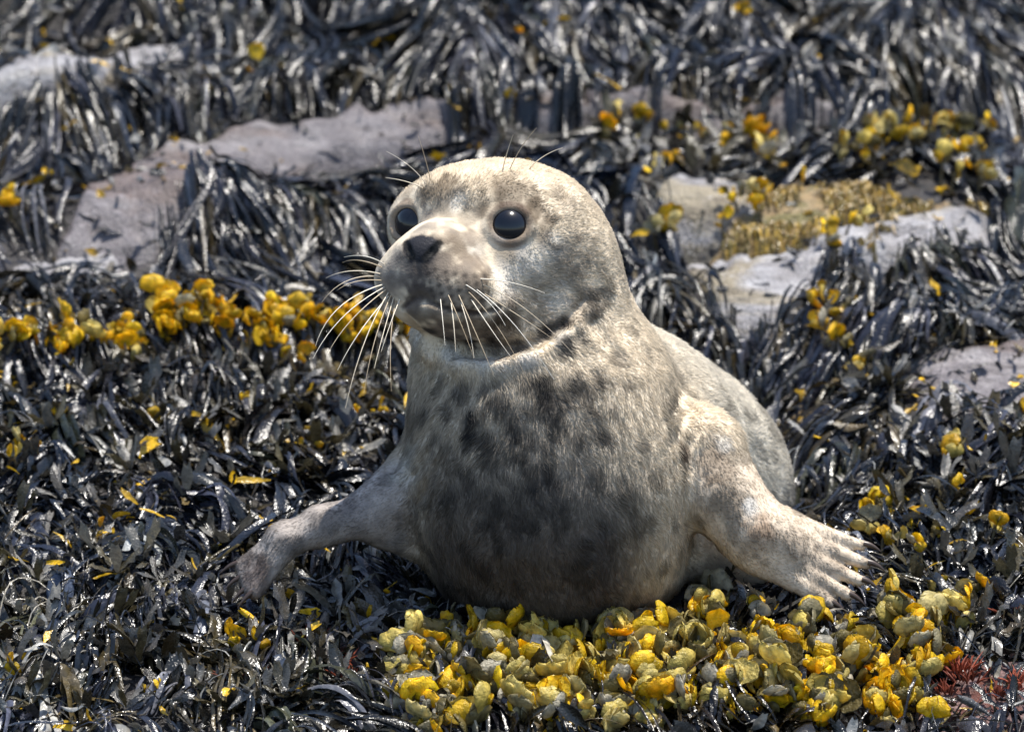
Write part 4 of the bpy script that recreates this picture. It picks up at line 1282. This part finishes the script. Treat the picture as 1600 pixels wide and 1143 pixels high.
for cx, cy, n, lab, rw, L0, L1 in DRAPE:
    c = ray([cx], [cy])[0]
    near = cy > 800
    m = 9
    X = c[0] + rng.normal(0, rw * .5, n); Y = c[1] + rng.normal(0, .024, n)
    X = np.repeat(X, m) + rng.normal(0, .005, n * m); Y = np.repeat(Y, m) + rng.normal(0, .005, n * m)
    A = -math.pi / 2 + np.clip((X - c[0]) / (rw + 1e-6), -1.5, 1.5) * .8 + np.repeat(rng.normal(0, .34, n), m) + rng.normal(0, .14, n * m) + random.gauss(0, .3)
    L = np.repeat(rng.uniform(L0 * .6, L1, n), m) * rng.uniform(.6, 1.1, n * m); Wd = np.repeat(rng.uniform(.0022, .0080, n), m) * rng.uniform(.7, 1.2, n * m)
    V = strands(X, Y, A, L, Wd, 10, 7, .014, .7, 1.0, np.repeat(rng.uniform(.004, .036, n), m) * rng.uniform(.6, 1.1, n * m), np.repeat(rng.normal(0, .13, n), m) + rng.normal(0, .04, n * m))
    C = np.repeat(dark_cols(n, .75, .06), m, 0) * rng.uniform(.6, 1.4, (n * m, 1))
    k = drop_in_seal(V) if cy > 500 else np.ones(n * m, bool)
    k &= off_slabs(V)
    o = link('draped_wrack', strand_mesh('draped_wrack', V[k], C[k], M_STRAND, c), label=lab, category='wrack', group='draped wrack clumps')
    o.location = Vector(c)

# --- ochre turf growing on the rock at right
def turf(poly, n, lab):
    P = in_poly_px(poly, n, .0022, 30000)
    k = clear_of_seal(P) > 12
    x, y = P[k, 0], P[k, 1]; k2 = n2(x, y, 26, 90) > .38
    x, y = np.repeat(x[k2], 4), np.repeat(y[k2], 4); N = len(x)
    V = strands(x + rng.normal(0, .002, N), y + rng.normal(0, .002, N), rng.uniform(-3.1, 3.1, N), rng.uniform(.006, .016, N), rng.uniform(.001, .0025, N), 4, 5, .006, .3, 1.0, rng.uniform(.0, .006, N))
    pal = np.array([[.30, .20, .07], [.22, .17, .05], [.38, .28, .13], [.16, .13, .04], [.45, .30, .05]])
    C = pal[rng.integers(0, 5, N)] * rng.uniform(.6, 1.3, (N, 1))
    link('ochre_turf', strand_mesh('ochre_turf', V, C, M_STRAND), kind='stuff', label=lab, category='algae')
turf([(1185, 330), (1260, 312), (1300, 340), (1290, 400), (1210, 430), (1090, 442), (1065, 425), (1120, 398)], 700, 'ochre algal turf between the pale slabs right of the seal')
turf([(1300, 330), (1480, 335), (1560, 352), (1540, 372), (1400, 372), (1310, 372)], 600, 'ochre algal turf on the rock under the upper right clump')
turf([(1340, 395), (1490, 385), (1500, 415), (1360, 425)], 300, 'thin ochre turf across the banded slab at right')

# --- small orange-red algae tufts
M_RED = weed_mat('red_alga', .5, .2, 'attr')
def red_tuft(cx, cy, n, lab):
    c = ray([cx], [cy])[0]; c[2] = surf(c[:1], c[1:2])[0]
    parts = []
    for k in range(n):
        a = random.uniform(0, 6.28); r = random.uniform(0, .016)
        b0 = np.array([math.cos(a) * r, math.sin(a) * r, 0])
        parts.append(tube(bez(b0, b0 * 1.3 + np.array([0, 0, .006]), b0 * 1.7 + np.array([random.gauss(0, .004), random.gauss(0, .004), random.uniform(.008, .014)]), 4), [.0012, .0012, .001, .0003], 4))
    V, F = join(parts)
    o = link('red_alga', mk_mesh('red_alga', V, F, col=np.tile(np.array([.30, .065, .03]) * random.uniform(.6, 1.1), (len(V), 1)), mat=M_RED), label=lab, category='seaweed', group='red algae tufts')
    o.location = Vector(c + np.array([0, 0, .016]))
for cx, cy, n in [(485, 1030, 26), (520, 1060, 20), (365, 1085, 22), (395, 1075, 16), (540, 1080, 14)]: red_tuft(cx, cy, n, 'orange red alga tuft by the small pink rock, %s from left' % {365: 'first', 395: 'second', 485: 'third', 520: 'fourth', 540: 'fifth'}[cx])
for cx, cy, n in [(1500, 1080, 34), (1510, 1095, 26), (1585, 985, 26), (1590, 1110, 34), (1560, 1125, 24), (1480, 1110, 20)]: red_tuft(cx, cy, n, 'orange red alga tuft in the lower right corner, %s' % {1500: 'tallest on the rock', 1510: 'in front of the tallest', 1585: 'highest by the edge', 1590: 'right end of rock', 1560: 'at the bottom edge', 1480: 'left end of rock'}[cx])

# --- a label of its own for every plant: its look, the nearest thing one can find, its place among its like there
MARKS = [(680, 1000, 'at the back left bed end'), (660, 1100, 'at the front left bed end'), (790, 985, 'by the chest base at left'), (900, 990, 'by the chest base middle'),
         (1020, 985, 'by the chest base at right'), (1130, 975, 'below the fold beside the right flipper'), (800, 1060, 'mid bed below the left chest'), (920, 1060, 'mid bed below the chest middle'),
         (1040, 1050, 'mid bed below the right chest'), (1160, 1040, 'mid bed below the right armpit'), (1270, 1000, 'just below the tip of the right flipper'), (1290, 1070, 'in the bright right part of the bed'),
         (1400, 1020, 'at the right end of the bed'), (1420, 1100, 'beside the pink rock at lower right'), (780, 1125, 'at the bottom edge below the left chest'), (920, 1130, 'at the bottom edge below the chest middle'),
         (1060, 1130, 'at the bottom edge below the right chest'), (1200, 1130, 'at the bottom edge below the right flipper'), (1320, 1140, 'at the bottom edge left of pink rock'),
         (40, 560, 'at the left edge end of the yellow band'), (130, 555, 'in the thin left stretch of the yellow band'), (225, 545, 'where the yellow band thickens at left'), (300, 530, 'in the thick middle of the yellow band'),
         (375, 540, 'right of the yellow band middle'), (268, 560, 'low in the yellow band left of middle'), (335, 525, 'high in the yellow band right of middle'), (455, 545, 'in the yellow band near the whisker tips'), (580, 545, 'in the yellow band under the whiskers'),
         (960, 235, 'nearest behind the seal head'), (1045, 300, 'on the ledge left of the first pale slab'), (1110, 255, 'on the ledge above the first pale slab'), (1190, 265, 'on the ledge above the tan rock'),
         (1240, 285, 'right above the tan rock'), (1340, 285, 'above the banded slab at right'), (1400, 250, 'left part of the upper right clump'), (1480, 250, 'middle of the upper right clump'), (1550, 270, 'right end of the upper right clump'),
         (1520, 320, 'under the upper right clump'), (1165, 385, 'between the two big pale slabs'), (1050, 410, 'between seal neck and pale slabs'), (1310, 445, 'at the right tip of the large slab'), (1285, 530, 'on the grey fan below the large slab'),
         (1320, 595, 'low on the grey fan below the large slab'), (1390, 840, 'just right of the right flipper claws'), (1430, 890, 'a little right of the right flipper'), (1500, 780, 'halfway up the right edge slope'), (1560, 900, 'at the right edge level with flipper'),
         (1500, 965, 'right of the bed near the right edge'), (1400, 700, 'on the slope right of the seal back'), (1560, 690, 'under the grey patch at the right edge'), (50, 640, 'at the left edge under the yellow band'), (200, 640, 'under the left half of the yellow band'),
         (350, 640, 'under the middle of the yellow band'), (500, 640, 'below the long whiskers'), (570, 690, 'beside the left shoulder'), (60, 750, 'at the left edge at mid slope'), (200, 750, 'in the middle of the left slope'),
         (340, 740, 'on the left slope above the flipper'), (460, 750, 'just above the left flipper'), (60, 850, 'at the left edge level with the flipper'), (200, 860, 'well left of the left flipper tip'), (310, 880, 'close left of the left flipper tip'),
         (470, 890, 'under the left flipper'), (600, 900, 'under the left armpit'), (50, 960, 'at the lower left edge'), (170, 960, 'above the grey feathery fan'), (300, 960, 'below the left flipper tip'), (430, 970, 'below the left flipper forearm'),
         (560, 980, 'above the pink rock at lower left'), (40, 1080, 'in the bottom left corner'), (150, 1100, 'at the broad fan at bottom left'), (270, 1090, 'right of the broad fan at bottom left'), (390, 1070, 'left of the small pink rock'),
         (500, 1110, 'under the small pink rock'), (590, 1080, 'right of the small pink rock'), (20, 330, 'on the far left rock beside violet slab'), (405, 140, 'above the violet slab'), (815, 95, 'above the seal head at the top'), (1160, 60, 'on top of the tent shaped clump')]
ORD = ['leftmost', 'second from left', 'third from left', 'fourth from left', 'fifth from left', 'sixth from left', 'seventh from left', 'eighth from left', 'ninth from left', 'tenth from left', 'eleventh from left', 'twelfth from left', 'thirteenth from left', 'fourteenth from left', 'fifteenth from left', 'sixteenth from left', 'seventeenth from left', 'eighteenth from left', 'nineteenth from left', 'twentieth from left']
MP = np.array([(a, b_) for a, b_, c_ in MARKS], float)
cells = {}
for root, kind, P in REC:
    px, py = project(np.asarray(P)[None] + np.array([0, 0, .02]))
    j = int(np.argmin((MP[:, 0] - px[0]) ** 2 + ((MP[:, 1] - py[0]) * 1.5) ** 2))
    cells.setdefault((kind, j), []).append((px[0], root))
for (kind, j), lst in cells.items():
    lst.sort(key=lambda q: q[0])
    for k, (px, root) in enumerate(lst):
        if len(lst) == 1: root['label'] = kind + ' ' + MARKS[j][2]
        else: root['label'] = ('rightmost' if k == len(lst) - 1 else ORD[min(k, 19)]) + ' ' + kind + ' ' + MARKS[j][2]
